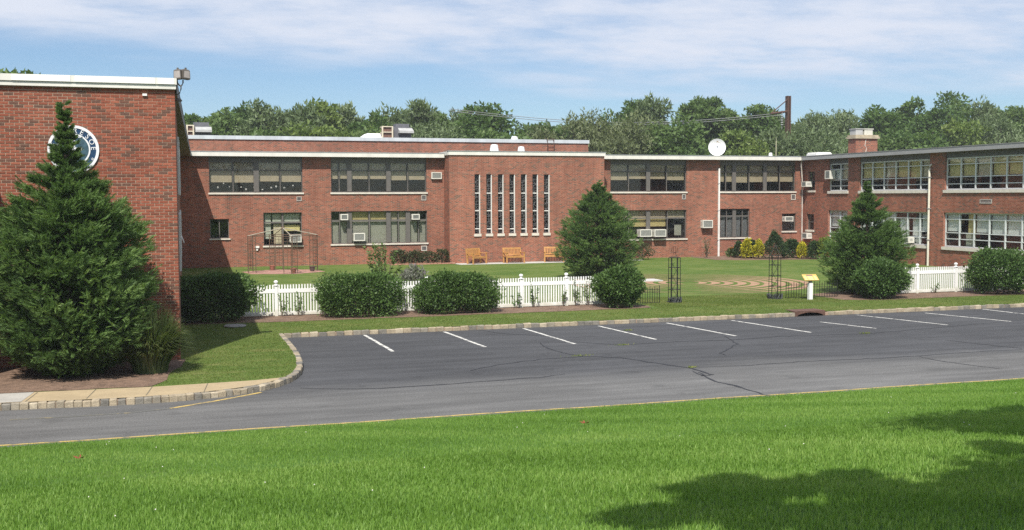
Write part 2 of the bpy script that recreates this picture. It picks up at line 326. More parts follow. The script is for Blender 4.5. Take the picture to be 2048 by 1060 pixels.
blind_y = mat('yellow_blind', (.62, .52, .24), .9, .08, 2.5); blind_w = mat('white_blind', (.76, .76, .74), .9, .06, 3.)
room_m = mat('dark_room', (.10, .095, .10), .9, .3, 1.)
ac_m = mat('cream_casing', (.66, .64, .57), .45, .07, 6.); ac_g = mat('grille_metal', (.16, .17, .16), .6, .2, 20.)
iron = mat('black_iron', (.016, .018, .016), .5, .3, 12.); rust = mat('rusted_iron', (.085, .042, .028), .8, .3, 8.)
bark = mat('bark', (.11, .08, .055), .95, .3, 6., .8)
galv = mat('galvanised', (.48, .49, .50), .4, .12, 3., metal=.6)
duct_m = mat('pale_duct', (.42, .42, .41), .5, .12, 3.)
concrete = mat('concrete', (.46, .45, .42), .9, .12, 2., .3, fine=.1)
mulch = mat('mulch', (.170, .110, .076), 1., .28, 4., 1., fine=.4)

# ---------------------------------------------------------------- the ground
lawn_m = mat_lawn('courtyard_lawn', [(0., (.050, .095, .016)), (.3, (.085, .138, .026)), (.6, (.118, .160, .038)), (.85, (.160, .175, .056)), (1., (.21, .19, .085))])
bank_m = mat_lawn('bank_soil', [(0., (.05, .11, .018)), (.5, (.08, .165, .028)), (1., (.12, .18, .045))])
far_m = mat_lawn('far_field', [(0., (.045, .07, .02)), (.5, (.07, .10, .03)), (1., (.10, .11, .05))], .05, .4)
tag(sheet('ground', [(-160, -60, 0), (220, -60, 0), (220, 300, 0), (-160, 300, 0)], far_m, z=-.12), kind='structure')
asphalt = mat_asphalt()
lot = tag(sheet('parking_lot', [(-45, 19.7, 0), (95, 19.7, 0), (95, 33.5, 0), (-45, 33.5, 0)], asphalt, z=0.), kind='structure')
KERB = [(-12., 23.72), (-3.1, 23.70), (-.77, 23.45), (.69, 23.60), (1.74, 24.02), (2.43, 24.62), (2.95, 25.6), (3.22, 26.9), (3.36, 28.4), (3.42, 30.5), (3.42, 33.3)]
KFAR = [(3.42, 33.3), (70., 33.3)]; DRAIN = (20.95, 22.15)
def resample(path, step):
    out = []; acc = 0.
    for (a, b) in zip(path, path[1:]):
        a, b = Vector(a), Vector(b); L = (b - a).length; t = (b - a) / L
        while acc < L: out.append((a + t * acc, t)); acc += step
        acc -= L
    return out
def smooth_path(p, n=3):
    for _ in range(n):
        q = [p[0]]
        for a, b in zip(p, p[1:]): q += [(a[0] * .75 + b[0] * .25, a[1] * .75 + b[1] * .25), (a[0] * .25 + b[0] * .75, a[1] * .25 + b[1] * .75)]
        p = q + [p[-1]]
    return p
KS = smooth_path(KERB, 2)
def offset(path, d):
    out = []
    for i, p in enumerate(path):
        a, b = Vector(path[max(i - 1, 0)]), Vector(path[min(i + 1, len(path) - 1)]); t = (b - a).normalized(); n = Vector((-t.y, t.x)); q = Vector(p) + n * d; out.append((q.x, q.y))
    return out
kb_in = offset(KS, .13)
lawn_edge = kb_in[:-1] + [(3.30, 33.41), (20.95, 33.41), (20.95, 33.62), (22.15, 33.62), (22.15, 33.41), (95, 33.41)]
lawn = tag(sheet('lawn', lawn_edge + [(95, 150), (-45, 150), (-45, 24)], lawn_m, z=.125), kind='structure')
sand_conc = mat('sandy_concrete', (.37, .29, .175), .92, .10, 1.6, .3, fine=.08)
pale_conc = mat('pale_concrete', (.36, .345, .31), .92, .10, 1.6, .3, fine=.08)
walk = tag(sheet('sidewalk', [p for p in kb_in if p[0] < 2.75 and p[1] < 25.4] + [(2.55, 25.15), (1.9, 24.95), (-.15, 24.80), (-3.2, 24.95), (-12, 25.0)], sand_conc, z=.129), kind='structure')
s0 = onG(0, 800, .133); s1 = onG(62, 800, .133)
sheet('paving_slab', [(-4.6, 23.84), (-2.75, 23.80), (-2.62, 24.90), (-4.6, 24.96)], pale_conc, walk, z=.133)
for k in range(4):
    x = -2.68 + 1.15 * k; sheet('expansion_joint', [(x, 23.80 - .05 * (k > 0)), (x + .02, 23.80 - .05 * (k > 0)), (x + .14, 24.84), (x + .12, 24.84)], mat('joint', (.16, .14, .10), .9), walk, z=.1332)
# granite block kerb
gran = mat('granite_block', (.285, .258, .21), .85, .25, 5., .6, fine=.15)
def mat_granite():
    nt = gran.node_tree; b = nt.nodes['Principled BSDF']; src = b.inputs['Base Color'].links[0].from_socket
    oi = nt.nodes.new('ShaderNodeObjectInfo'); c = ramp(nt, oi.outputs['Random'], [(0., (.50, .52, .56)), (.25, (.80, .80, .80)), (.5, (1.05, .98, .86)), (.8, (1.15, 1.04, .88)), (1., (1.4, 1.34, 1.22))])
    nt.links.new(mixc(nt, 1., src, c, 'MULTIPLY'), b.inputs['Base Color'])
mat_granite()
kerb = MB()
for path in (KS, [KFAR[0], (DRAIN[0], 33.3)], [(DRAIN[1], 33.3), KFAR[1]]):
    o_ = offset(path, .02); i_ = offset(path, .12)
    for k in range(len(path) - 1):
        a, b, c, d = o_[k], o_[k + 1], i_[k + 1], i_[k]
        kerb.quad((*a, -.05), (*b, -.05), (*b, .105), (*a, .105)); kerb.quad((*a, .105), (*b, .105), (*c, .105), (*d, .105))
kerb = tag(kerb.build('kerb', mortar), kind='structure')
def stone_mesh(seed):
    r = random.Random(seed); bm = bmesh.new(); bmesh.ops.create_cube(bm, size=1.)
    for v in bm.verts: v.co = Vector((v.co.x * .252, v.co.y * .16, v.co.z * .22)) + Vector((r.uniform(-.012, .012), r.uniform(-.010, .010), r.uniform(-.010, .010)))
    bmesh.ops.bevel(bm, geom=bm.edges[:], offset=.018, segments=1, affect='EDGES', profile=.6)
    me = bpy.data.meshes.new('stone'); bm.to_mesh(me); bm.free(); me.materials.append(gran); return me
STONES = [stone_mesh(k) for k in range(6)]
for path, far in ((KS, 0), (KFAR, 1)):
    for p, t in resample(path, (.262 if far else .168)):
        if p.x < -4.2 or p.x > 37 or (far and DRAIN[0] - .1 < p.x < DRAIN[1] + .1): continue
        o = bpy.data.objects.new('stone', random.choice(STONES)); n = Vector((-t.y, t.x)); q = p + n * .07 + t * (.13 if far else .085)
        o.location = (q.x, q.y, .018 + random.uniform(-.008, .010)); o.rotation_euler = (random.uniform(-.04, .04), random.uniform(-.03, .03), math.atan2(t.y, t.x) + random.uniform(-.05, .05)); o.scale = (random.uniform(.92, 1.05) * (1 if far else .655), 1, random.uniform(.92, 1.04))
        link(o, kerb)
# the bank with the camera at its head
def bank_z(y): return .01 + .14 * np.maximum(20.02 - y, 0) + .02 * np.sin(y * 1.7)*0
bv, bf = [], []
ys = [20.02, 19.4, 17, 14, 11, 8, 5, 2, -2, -8]; xs = np.linspace(-45, 95, 60)
for y in ys:
    for x in xs: bv.append((x, y + (.05 * math.sin(x * 3.1) + .04 * math.sin(x * 7.7 + 1) if y > 20 else 0), float(bank_z(y)) + .012))
for r in range(len(ys) - 1):
    for c in range(len(xs) - 1): i = r * len(xs) + c; bf.append((i, i + len(xs), i + len(xs) + 1, i + 1))
me = bpy.data.meshes.new('grass_bank'); me.from_pydata(bv, [], bf); me.materials.append(bank_m); tag(link(bpy.data.objects.new('grass_bank', me)), kind='structure')

# painted lines, seams and weeds belong to the parking lot
stall_m = mat_paint('stall_paint', (.62, .61, .56), (.13, .13, .13), .44); yel_m = mat_paint('yellow_paint', (.50, .36, .11), (.16, .14, .10), .45, 4.)
yel_faint = mat_paint('faded_yellow_paint', (.30, .24, .11), (.12, .12, .11), .57, 4.)
def strip(name, pts, w, m, z, parent=lot, taper=False, jit=0.):
    pts = [Vector((p[0], p[1])) for p in pts]; L, Rr = [], []
    for i, p in enumerate(pts):
        t = (pts[min(i + 1, len(pts) - 1)] - pts[max(i - 1, 0)]).normalized(); n = Vector((-t.y, t.x)); ww = w * (1 if not taper else (.35 + .65 * math.sin(math.pi * (i + .3) / len(pts)))) * (1 + random.uniform(-jit, jit)) / 2
        L.append((*(p + n * ww), z)); Rr.append((*(p - n * ww), z))
    mb = MB()
    for i in range(len(pts) - 1): mb.quad(L[i], L[i + 1], Rr[i + 1], Rr[i])
    return mb.build(name, m, parent)
STALL = [((725, 667), (786, 703)), ((887, 663), (971, 694)), ((1047, 657), (1150, 688)), ((1197, 652), (1312, 679)), ((1333, 646), (1472, 672)), ((1464, 641), (1622, 665)), ((1641, 644), (1752, 657)), ((1713, 630), (1895, 650)), ((1850, 626), (2022, 643)), ((1940, 615), (2090, 633))]
for i, (a, b) in enumerate(STALL):
    A, B = onG(*a), onG(*b); A.y = min(A.y, 33.15); n = 8
    strip('stall_line', [(A.x + (B.x - A.x) * t / n + random.uniform(-.012, .012), A.y + (B.y - A.y) * t / n) for t in range(n + 1)], .10, stall_m, .004)
strip('edge_line', [(x, 20.27 + .02 * math.sin(x * 1.3) + random.uniform(-.01, .01)) for x in np.arange(-30, 60, .5)], .08, yel_m, .004)
kl = [onG(*p) for p in [(20, 840), (150, 833), (260, 826), (340, 817), (420, 804), (470, 795), (522, 785)]]
strip('kerb_line', [(p.x, p.y) for p in kl[3:]], .10, yel_m, .004); strip('kerb_line', [(p.x, p.y) for p in kl[:4]], .09, yel_faint, .004)
tar = mat('tar_seam', (.018, .018, .020), .6, .3, 6.)
SEAMS = [[(600, 776), (640, 778), (760, 777), (860, 771), (980, 762), (1080, 755), (1130, 748)], [(1080, 685), (1085, 691), (1105, 700), (1140, 709), (1165, 713)], [(940, 741), (1000, 729), (1080, 719), (1165, 713), (1240, 715), (1310, 726), (1385, 737), (1425, 750), (1405, 752), (1385, 742)],
         [(1395, 744), (1430, 763), (1470, 771), (1510, 784), (1545, 794)], [(1450, 672), (1475, 688), (1440, 706), (1452, 711)], [(1085, 686), (1150, 684), (1240, 690), (1360, 683), (1460, 680), (1560, 673), (1640, 671), (1740, 667), (1880, 655), (2044, 640)],
         [(1400, 735), (1500, 731), (1600, 723), (1720, 718), (1820, 713), (1900, 707), (2044, 699)], [(1840, 714), (1880, 722), (1940, 730), (2000, 738)], [(1890, 680), (1950, 687), (2044, 697)], [(955, 660), (1010, 668), (1090, 672), (1120, 672)]]
for k, s in enumerate(SEAMS):
    pts = []
    w0 = [onG(*p) for p in s]
    for a, b in zip(w0, w0[1:]):
        for t in range(5): q = a.lerp(b, t / 5); pts.append((q.x + random.uniform(-.03, .03), q.y + random.uniform(-.05, .05)))
    pts.append((w0[-1].x, w0[-1].y)); strip('tar_seam', pts, (.085 if k in (2, 3) else .05), tar, .0045, taper=True, jit=.35)

# mulch beds
def blob_edge(pts, jit):
    out = []
    for a, b in zip(pts, pts[1:] + pts[:1]):
        a, b = Vector(a[:2]), Vector(b[:2]); n = max(int((b - a).length / .35), 1)
        for t in range(n): q = a.lerp(b, t / n); out.append((q.x + random.uniform(-jit, jit), q.y + random.uniform(-jit, jit)))
    return out
tag(sheet('mulch_bed', blob_edge([(.6, 36.7), (4, 36.45), (9, 36.45), (14, 36.5), (17.0, 36.6), (17.2, 37.2), (16.4, 38.5), (9, 38.8), (2, 38.8)], .06), mulch, z=.134), kind='structure')
tag(sheet('mulch_bed', blob_edge([(25.2, 36.9), (27, 36.2), (30, 36.4), (35, 36.2), (40, 36.4), (40, 38.8), (30, 38.8), (27.5, 40.2), (25.4, 39.3)], .06), mulch, z=.134), kind='structure')
tag(sheet('mulch_bed', blob_edge([(-9, 25.02), (-3.2, 24.97), (-.25, 24.85), (.05, 25.6), (.15, 26.8), (.42, 27.6), (.5, 28.79), (-9, 28.79)], .04), mulch, z=.134), kind='structure')
tag(sheet('mulch_bed', blob_edge([(33.6, 62.6), (37, 61.4), (42.2, 60.6), (42.2, 66.3), (33.6, 66.3)], .08), mulch, z=.134), kind='structure')
tag(sheet('mulch_bed', blob_edge([(13.2, 65.0), (17.0, 64.6), (17.4, 66.3), (13.0, 66.3)], .05), mulch, z=.134), kind='structure')

# ---------------------------------------------------------------- walls and windows
class Plane:
    def __init__(s, kind, at): s.k = kind; s.a = at
    def p(s, u, z, d): return (u, s.a - d, z) if s.k == 'Y' else (s.a - d, u, z)
    def box(s, mb, u0, u1, z0, z1, d0, d1): mb.box(s.p(u0, z0, d0), s.p(u1, z1, d1))
    def bx(s, name, m, parent, u0, u1, z0, z1, d0, d1): return bx(name, m, parent, *[[f(a, b) for a, b in zip(s.p(u0, z0, d0), s.p(u1, z1, d1))] for f in (min, max)])
def wall_panel(mb, pl, u0, u1, z0, z1, ops, depth=.24):
    us = sorted({u0, u1, *[o[0] for o in ops], *[o[1] for o in ops]}); zs = sorted({z0, z1, *[o[2] for o in ops], *[o[3] for o in ops]})
    for a, b in zip(us, us[1:]):
        for c, d in zip(zs, zs[1:]):
            mu, mz = (a + b) / 2, (c + d) / 2
            if any(o[0] < mu < o[1] and o[2] < mz < o[3] for o in ops): continue
            mb.quad(pl.p(a, c, 0), pl.p(b, c, 0), pl.p(b, d, 0), pl.p(a, d, 0))
    for (a, b, c, d) in ops:
        for (q, r) in (((a, c), (b, c)), ((b, c), (b, d)), ((b, d), (a, d)), ((a, d), (a, c))):
            mb.quad(pl.p(*q, 0), pl.p(*r, 0), pl.p(*r, -depth), pl.p(*q, -depth))
def make_window(bld, pl, u0, u1, z0, z1, vb, hb, frame, glass, rec=.12, blinds=(), sill=.14, edge=.045, room=True, sillm=None, label=None, jambm=None, panes=True):
    mb = MB(); f0, f1 = -rec - .07, -rec
    for b in ((u0, u0 + edge, z0, z1), (u1 - edge, u1, z0, z1), (u0 + edge, u1 - edge, z0, z0 + edge), (u0 + edge, u1 - edge, z1 - edge, z1)): pl.box(mb, *b, f0, f1)
    vb = sorted(vb); hb = sorted(hb)
    for u, w in vb: pl.box(mb, u - w / 2, u + w / 2, z0 + edge, z1 - edge, f0, f1 + (.035 if w > .12 else .006))
    ue = [u0 + edge] + [x for u, w in vb for x in (u - w / 2, u + w / 2)] + [u1 - edge]
    cells = [(ue[i], ue[i + 1]) for i in range(0, len(ue), 2)]
    for h in hb:
        z, w = h[0], h[1]
        for (a, b) in cells:
            if len(h) > 2 and not (h[2] < (a + b) / 2 < h[3]): continue
            pl.box(mb, a, b, z - w / 2, z + w / 2, f0, f1 - .004)
    win = mb.build('window', frame, bld)
    if label: win['label'] = label
    if panes:
        for (a, b) in cells:
            ze = [z0 + edge] + [x for h in hb if not (len(h) > 2 and not (h[2] < (a + b) / 2 < h[3])) for x in (h[0] - h[1] / 2, h[0] + h[1] / 2)] + [z1 - edge]
            for i in range(0, len(ze), 2): pl.bx('pane', glass, win, a, b, ze[i], ze[i + 1], f0 + .03, f0 + .038)
    for k, (a, b, c, d, m) in enumerate(blinds): pl.bx('blind', m, win, a, b, c, d, f0 - .10 - .004 * (k % 3), f0 - .09 - .004 * (k % 3))
    if sill: pl.bx('sill', sillm or sill_m, win, u0 - .06, u1 + .06, z0 - sill, z0 - .002, -rec - .08, .07)
    if room:
        r = MB(); q = lambda u, z, d: pl.p(u, z, d); a, b, c, d = u0 - .02, u1 + .02, z0 - .02, z1 + .02; n, f = -.30, -2.6
        r.quad(q(a, c, f), q(b, c, f), q(b, d, f), q(a, d, f)); r.quad(q(a, c, n), q(a, c, f), q(a, d, f), q(a, d, n)); r.quad(q(b, c, n), q(b, d, n), q(b, d, f), q(b, c, f)); r.quad(q(a, c, n), q(b, c, n), q(b, c, f), q(a, c, f)); r.quad(q(a, d, n), q(a, d, f), q(b, d, f), q(b, d, n))
        r.build('room', room_m, win)
    return win
def vent(bld, pl, u0, u1, z0, z1, framem, grm):
    v = MB(); e = .04
    for b in ((u0, u0 + e, z0, z1), (u1 - e, u1, z0, z1), (u0 + e, u1 - e, z0, z0 + e), (u0 + e, u1 - e, z1 - e, z1)): pl.box(v, *b, -.05, .025)
    v = v.build('vent', framem, bld); g = MB(); n = 6
    for k in range(n): a = z0 + e + (z1 - z0 - 2 * e) * k / n; g.quad(pl.p(u0 + e, a, .015), pl.p(u1 - e, a, .015), pl.p(u1 - e, a + (z1 - z0 - 2 * e) / n * 1.1, -.02), pl.p(u0 + e, a + (z1 - z0 - 2 * e) / n * 1.1, -.02))
    g.build('louvre', grm, v)
FX = lambda x, y: onY(x, y, YF).x
FZ = lambda x, y: onY(x, y, YF).z
mainP, chapP, wingP, rearP, gymP = Plane('Y', YF), Plane('Y', YC), Plane('X', XW), Plane('Y', YR), Plane('Y', YL)
ZR, ZRB, ZUS, ZLS = 6.85, 6.60, 4.49, 1.38         # roof edge top and bottom, upper and lower sill
CX0, CX1 = onY(899, 420, YC).x, onY(1208.5, 420, YC).x

# main classroom block
main = thing('classroom_building', 'long two storey red brick classroom block with dark framed windows behind the lawn', 'building', loc=(22, YF, .1))
def sub(parent_world, o): return o
def unparent_fix(root):
    """children were built in world coordinates: keep them there"""
    bpy.context.view_layer.update()
UP = [(418, 605, [(466, .05), (512.5, .30), (560.5, .05)], 364), (662, 853, [(678.6, .05), (699, .27), (738.6, .05), (777.3, .27), (816, .05)], 358.5), (1221, 1373, [(1258.4, .05), (1297.5, .28), (1334.5, .05)], 358), (1440, 1591, [(1453, .05), (1469.5, .28), (1499.8, .05), (1531.3, .26), (1561, .05)], 363)]
LOW = dict(L1=(420, 458, 438, 477), L2=(527, 604, 425, 491), L3=(662.5, 854.5, 422, 487), L4=(1243, 1373, 420, 477), L5=(1440, 1499, 417.5, 475), L6=(1564, 1591.5, 427, 462))
ops_u, ops_l = [], []
for a, b, vb, bl in UP: ops_u.append((FX(a, 350), FX(b, 350), ZUS, ZRB + .02))
for k, (a, b, c, d) in LOW.items():
    zb = FZ((a + b) / 2, d); zb = ZLS if k in ('L3', 'L4', 'L5') else zb
    ops_l.append((FX(a, 450), FX(b, 450), zb, FZ((a + b) / 2, c)))
wm = MB(); wall_panel(wm, mainP, .9, XW, -.2, ZRB + .02, ops_u + ops_l)
def child(mb, name, m, par, smooth=False): return mb.build(name, m, par, smooth)
main.location = (0, 0, 0)
wm.build('wall', brickwall, main)
for a_, b_ in ((1.66, CX0 - .10), (CX1 + .08, XW - .50)):
    eave = MB(); mainP.box(eave, a_, b_, ZRB, ZR, .42, .50); eave.build('fascia', white_fascia, main); eave = MB(); mainP.box(eave, a_, b_, ZR, ZR + .035, .38, .52); eave.build('roof_edge_trim', galv, main)
so = MB(); mainP.box(so, 1.0, XW - .42, ZRB + .004, ZRB + .03, -.02, .42); so.build('soffit', soffit_m, main)
rf = MB(); mainP.box(rf, 1.0, XW + 9, ZRB + .04, ZR - .03, -14, .41); rf.build('roof', roof_m, main)
for (a, b, vb, bl), op in zip(UP, ops_u):
    zt = FZ(512, 340.3); zh = FZ(512, 325); u0, u1 = op[0], op[1]; vbs = [(FX(u, 350), w) for u, w in vb]
    cells = [u0] + [u for u, w in vbs] + [u1]
    bls = []
    for i in range(len(cells) - 1):
        g = .06; bls.append((cells[i] + g, cells[i + 1] - g, zt, zh, blind_tan)); bls.append((cells[i] + g, cells[i + 1] - g, FZ(600, bl) + random.uniform(-.05, .05), zt + .02, blind_tan))
    w = make_window(main, mainP, u0, u1, ZUS, op[3] - .01, vbs, [(zt, .07), ((zh + op[3]) / 2, (op[3] - zh) * .98)], bronze, glass_d, .10, bls, sill=.10)
    if a < 500:   # paper cut-outs stuck to the lower panes
        for k in range(11): uu = u0 + .35 + (u1 - u0 - .6) * (k + random.uniform(-.3, .3)) / 11; z = ZUS + random.uniform(.12, .5); mainP.bx('paper_cutout', blind_w, w, uu, uu + random.uniform(.05, .11), z, z + random.uniform(.05, .10), -.185, -.18)
def low_window(k, op):
    u0, u1, z0, z1 = op
    if k == 'L1': make_window(main, mainP, u0, u1, z0, z1, [(FX(439, 455), .05)], [], bronze, glass_d, .12, (), sill=.08)
    if k == 'L2':
        m = FX(565.8, 455); h = FZ(565, 445)
        make_window(main, mainP, u0, u1, z0, z1, [(m, .10)], [(h, .09)], bronze, glass_c, .14, [(u0 + .55, m - .06, h, z1 - .1, blind_gr), (m + .08, u1 - .1, h, z1 - .1, blind_gr), (m + .08, u1 - .1, FZ(585, 462), FZ(585, 450), blind_y), (u0 + .1, u0 + .45, z0 + .4, z1 - .1, blind_gr), (u0 + .6, m - .06, z0 + .1, h - .1, blind_tan)], sill=.09)
    if k == 'L3':
        vb = [(680, .05), (699.4, .30), (739.5, .08), (777.8, .27), (797.5, .05), (816.7, .27), (837.8, .06)]; vb = [(FX(u, 455), w) for u, w in vb]; h = FZ(760, 441)
        us = [u0] + [u for u, w in vb] + [u1]; bl = []
        for i in range(len(us) - 1):
            bl.append((us[i] + .05, us[i + 1] - .05, z0 + .04, h - .03, blind_gr))
            if 2 <= i <= 5: bl.append((us[i] + .05, us[i + 1] - .05, h + .02, z1 - .06, blind_y if i in (2, 3) else blind_tan))
        make_window(main, mainP, u0, u1, z0, z1, vb, [(h, .11)], bronze, glass_d, .12, bl, sill=.09)
    if k == 'L4':
        vb = [(FX(u, 450), w) for u, w in ((1259, .05), (1297.7, .28), (1336, .05))]; h = FZ(1310, 436.4); us = [u0] + [u for u, w in vb] + [u1]
        bl = [(us[i] + .05, us[i + 1] - .05, h + .03, z1 - .05, blind_tan) for i in range(4)] + [(us[i] + .05, us[i + 1] - .05, FZ(1310, 453), h - .02, blind_y) for i in range(3)] + [(us[3] + .6, us[3] + 1.1, z0 + .2, z0 + .9, blind_gr)]
        make_window(main, mainP, u0, u1, z0, z1, vb, [(h, .08)], bronze, glass_d, .12, bl, sill=.09)
    if k == 'L5':
        vb = [(FX(u, 450), w) for u, w in ((1454.7, .05), (1469.7, .26), (1486, .05))]; h = FZ(1470, 432)
        us = [u0] + [u for u, w in vb] + [u1]
        make_window(main, mainP, u0, u1, z0, z1, vb, [(h, .08)], bronze, glass_d, .12, [(us[i] + .05, us[i + 1] - .05, z0 + .05, h - .05, mat('grey_drape', (.20, .21, .22), .9)) for i in range(4)], sill=.09)
    if k == 'L6': make_window(main, mainP, u0, u1, z0, z1, [], [(FZ(1578, 443), .06)], bronze, glass_d, .12, [(u0 + .1, u1 - .1, z0 + .1, z1 - .6, mat('grey_drape', (.20, .21, .22), .9))], sill=.09)
for (k, v), op in zip(LOW.items(), ops_l): low_window(k, op)
vd = mat('vent_frame', (.42, .40, .36), .6); vg = mat('vent_louvre', (.12, .12, .12), .6)
for x0, x1, y0, y1, m in ((593, 603, 393, 402, vg), (842.6, 852.4, 390, 400.7, vg), (842.3, 853.7, 491.6, 501.6, sill_m), (1364, 1371.5, 388.6, 398.7, vg), (1582, 1591, 388.6, 399.6, sill_m)):
    vent(main, mainP, FX(x0, y0), FX(x1, y0), FZ(x0, y1), FZ(x0, y0), vd if m is vg else sill_m, vg)
u = FX(1436.5, 420); d = MB(); mainP.box(d, u - .05, u + .05, .12, FZ(1436, 337), .03, .13); d = d.build('downspout', whitep, main)
for z in (1.2, 3.2, 5.0): mainP.bx('strap', galv, d, u - .07, u + .07, z, z + .04, .01, .135)
u = FX(514, 494); mainP.bx('wall_fitting', whitep, main, u - .12, u + .12, FZ(514, 496), FZ(514, 492), 0, .12); mainP.bx('wall_fitting', whitep, main, u - .05, u + .05, FZ(514, 501), FZ(514, 498), 0, .08)
# corner pipe between the block and the wing
cp = MB(); cp.tube([(XW - .42, YF - .40, ZRB), (XW - .38, YF - .32, 6.2), (XW - .16, YF - .14, 5.0), (XW - .14, YF - .12, .1)], .045, 8); cp.build('downspout', mat('rusty_white_pipe', (.50, .45, .40), .6, .3, 2.), main)

# chapel bay
chapel = thing('chapel_bay', 'projecting red brick chapel bay with seven narrow stained glass windows', 'building')
CXS = [949.3, 972.8, 996, 1019, 1042, 1065, 1088]
ZC0, ZC1 = onY(1000, 467, YC).z, onY(1020, 348.5, YC).z
cops = [(onY(x, 410, YC).x, onY(x + 10.8, 410, YC).x, ZC0, ZC1) for x in CXS]
ZCR, ZCB = onY(1050, 303.6, YC - .06).z, onY(1050, 311, YC - .06).z
wm = MB(); wall_panel(wm, chapP, CX0, CX1, -.2, ZCB, cops, .22); wm.quad((CX0, YC, -.2), (CX0, YF + .05, -.2), (CX0, YF + .05, ZCB), (CX0, YC, ZCB)); wm.quad((CX1, YC, -.2), (CX1, YC, ZCB), (CX1, YF + .05, ZCB), (CX1, YF + .05, -.2))
wm.build('wall', brickwall, chapel)
fa = MB(); fa.box((CX0 - .06, YC - .07, ZCB), (CX1 + .06, YC + .08, ZCR)); fa.box((CX0 - .07, YC + .081, ZCB), (CX0 + .08, YF + 1, ZCR - .002)); fa.box((CX1 - .08, YC + .081, ZCB), (CX1 + .07, YF + 1, ZCR - .002)); fa.build('fascia', white_fascia, chapel)
tr = MB(); tr.box((CX0 - .09, YC - .10, ZCR), (CX1 + .09, YC + .2, ZCR + .035)); tr.build('roof_edge_trim', galv, chapel)
rr = MB(); rr.box((CX0 + .085, YC + .085, ZCB), (CX1 - .085, YF + 6, ZCR - .05)); rr.build('roof', roof_m, chapel)
stain = [mat_glass('stained_glass_%s' % n, c, .55) for n, c in (('plum', (.42, .28, .36)), ('slate', (.35, .36, .46)), ('amber', (.52, .38, .28)), ('smoke', (.34, .32, .34)))]
lead = mat('lead_came', (.22, .22, .23), .5, .1, 20.)
for (u0, u1, z0, z1), x in zip(cops, CXS):
    hb = [(onY(x, y, YC).z, .05) for y in (386.2, 421.6, 457.8)]
    w = make_window(chapel, chapP, u0, u1, z0, z1, [], [], bronze, glass_c, .15, (), sill=.16, edge=.028, panes=False)
    for h in hb: chapP.bx('glazing_bar', whitep, w, u0 + .029, u1 - .036, h[0] - .025, h[0] + .025, -.20, -.148)
    chapP.bx('jamb', whitep, w, u1 - .034, u1 - .001, z0 + .01, z1 - .3 * .1, -.15, .012)
    zs = [z0 + .035] + sorted(h[0] for h in hb) + [z1 - .035]
    for a, b in zip(zs, zs[1:]):
        n = max(int((b - a) / .26), 1)
        for k in range(n): chapP.bx('pane', random.choice(stain), w, u0 + .035, u1 - .035, a + (b - a) * k / n, a + (b - a) * (k + 1) / n - .004, -.205, -.20)
    lm = MB(); r = random.Random(int(x))
    W = u1 - u0 - .08
    for a, b in zip(zs, zs[1:]):
        zc = a
        while zc < b - .08:
            h = r.uniform(.10, .24); pu = sorted([r.uniform(.1, .9), r.uniform(.1, .9)])
            lm.tube([chapP.p(u0 + .04, zc, -.19), chapP.p(u0 + .04 + W * pu[0], zc + r.uniform(-.06, .06), -.19), chapP.p(u1 - .04, min(zc + r.uniform(-.05, .08), b), -.19)], .007, 4, False)
            lm.tube([chapP.p(u0 + .04 + W * pu[1], zc, -.19), chapP.p(u0 + .04 + W * r.uniform(.15, .85), min(zc + h, b), -.19)], .007, 4, False)
            if r.random() < .5: lm.tube([chapP.p(u0 + .04 + W * pu[0], zc, -.19), chapP.p(u0 + .04 + W * r.uniform(.05, .95), min(zc + h * .8, b), -.19)], .006, 4, False)
            zc += h
    lm.build('lead_came', lead, w)

# right wing
wing = thing('classroom_wing', 'right hand red brick classroom wing with tall white framed windows and grey roof edge', 'building')
WY = lambda x, y: onX(x, y, XW).y
WZ = lambda x, y: onX(x, y, XW).z
WIN = [  # px left, px right, mullions, upper?
    ('u0', 1615.5, 1629.5, [], 4.30 + .25, WZ(1622, 343)), ('u1', 1656.7, 1695.3, [1677.3], ZUS, ZRB + .01), ('u2', 1718, 1858, [1740.8, 1763.7, 1787, 1812, 1836.8], ZUS, ZRB + .01), ('u3', 1888.3, 2075, [1916.8, 1945.9, 1976, 2008, 2041.3], ZUS, ZRB + .01),
    ('l0', 1613.5, 1628, [], WZ(1620, 459.5), WZ(1620, 428)), ('l1', 1656.7, 1695.3, [1677.3], ZLS - .1, WZ(1676, 420.5)), ('l2', 1718, 1857, [1740.8, 1763.7, 1787, 1812, 1836.8], ZLS - .1, WZ(1840, 424)), ('l3', 1887.3, 2075, [1916, 1945, 1975.5, 2007.5, 2041], ZLS - .1, WZ(1890, 425))]
wops = [tuple(sorted((WY(a, 420), WY(b, 420)))) + (z0, z1) for _, a, b, _, z0, z1 in WIN]
wm = MB(); wall_panel(wm, wingP, 39.5, YF, -.2, ZRB + .02, wops); wm.quad((XW, 39.5, -.2), (XW + 14, 39.5, -.2), (XW + 14, 39.5, ZRB), (XW, 39.5, ZRB)); wm.build('wall', brickwall, wing)
fa = MB(); wingP.box(fa, 39.0, YF - .50, ZRB, ZR, .42, .50); fa.build('fascia', grey_fascia, wing)
so = MB(); wingP.box(so, 39.0, YF - .03, ZRB + .002, ZRB + .03, -.02, .42); so.build('soffit', soffit_m, wing)
rf = MB(); wingP.box(rf, 39.0, YF + 13, ZRB + .042, ZR - .028, -14, .415); rf.build('roof', roof_m, wing)
mt = MB(); wingP.box(mt, 39.0, YF - .49, ZR, ZR + .035, .38, .52); mt.build('roof_edge_trim', mat('dull_trim', (.22, .22, .22), .6), wing)
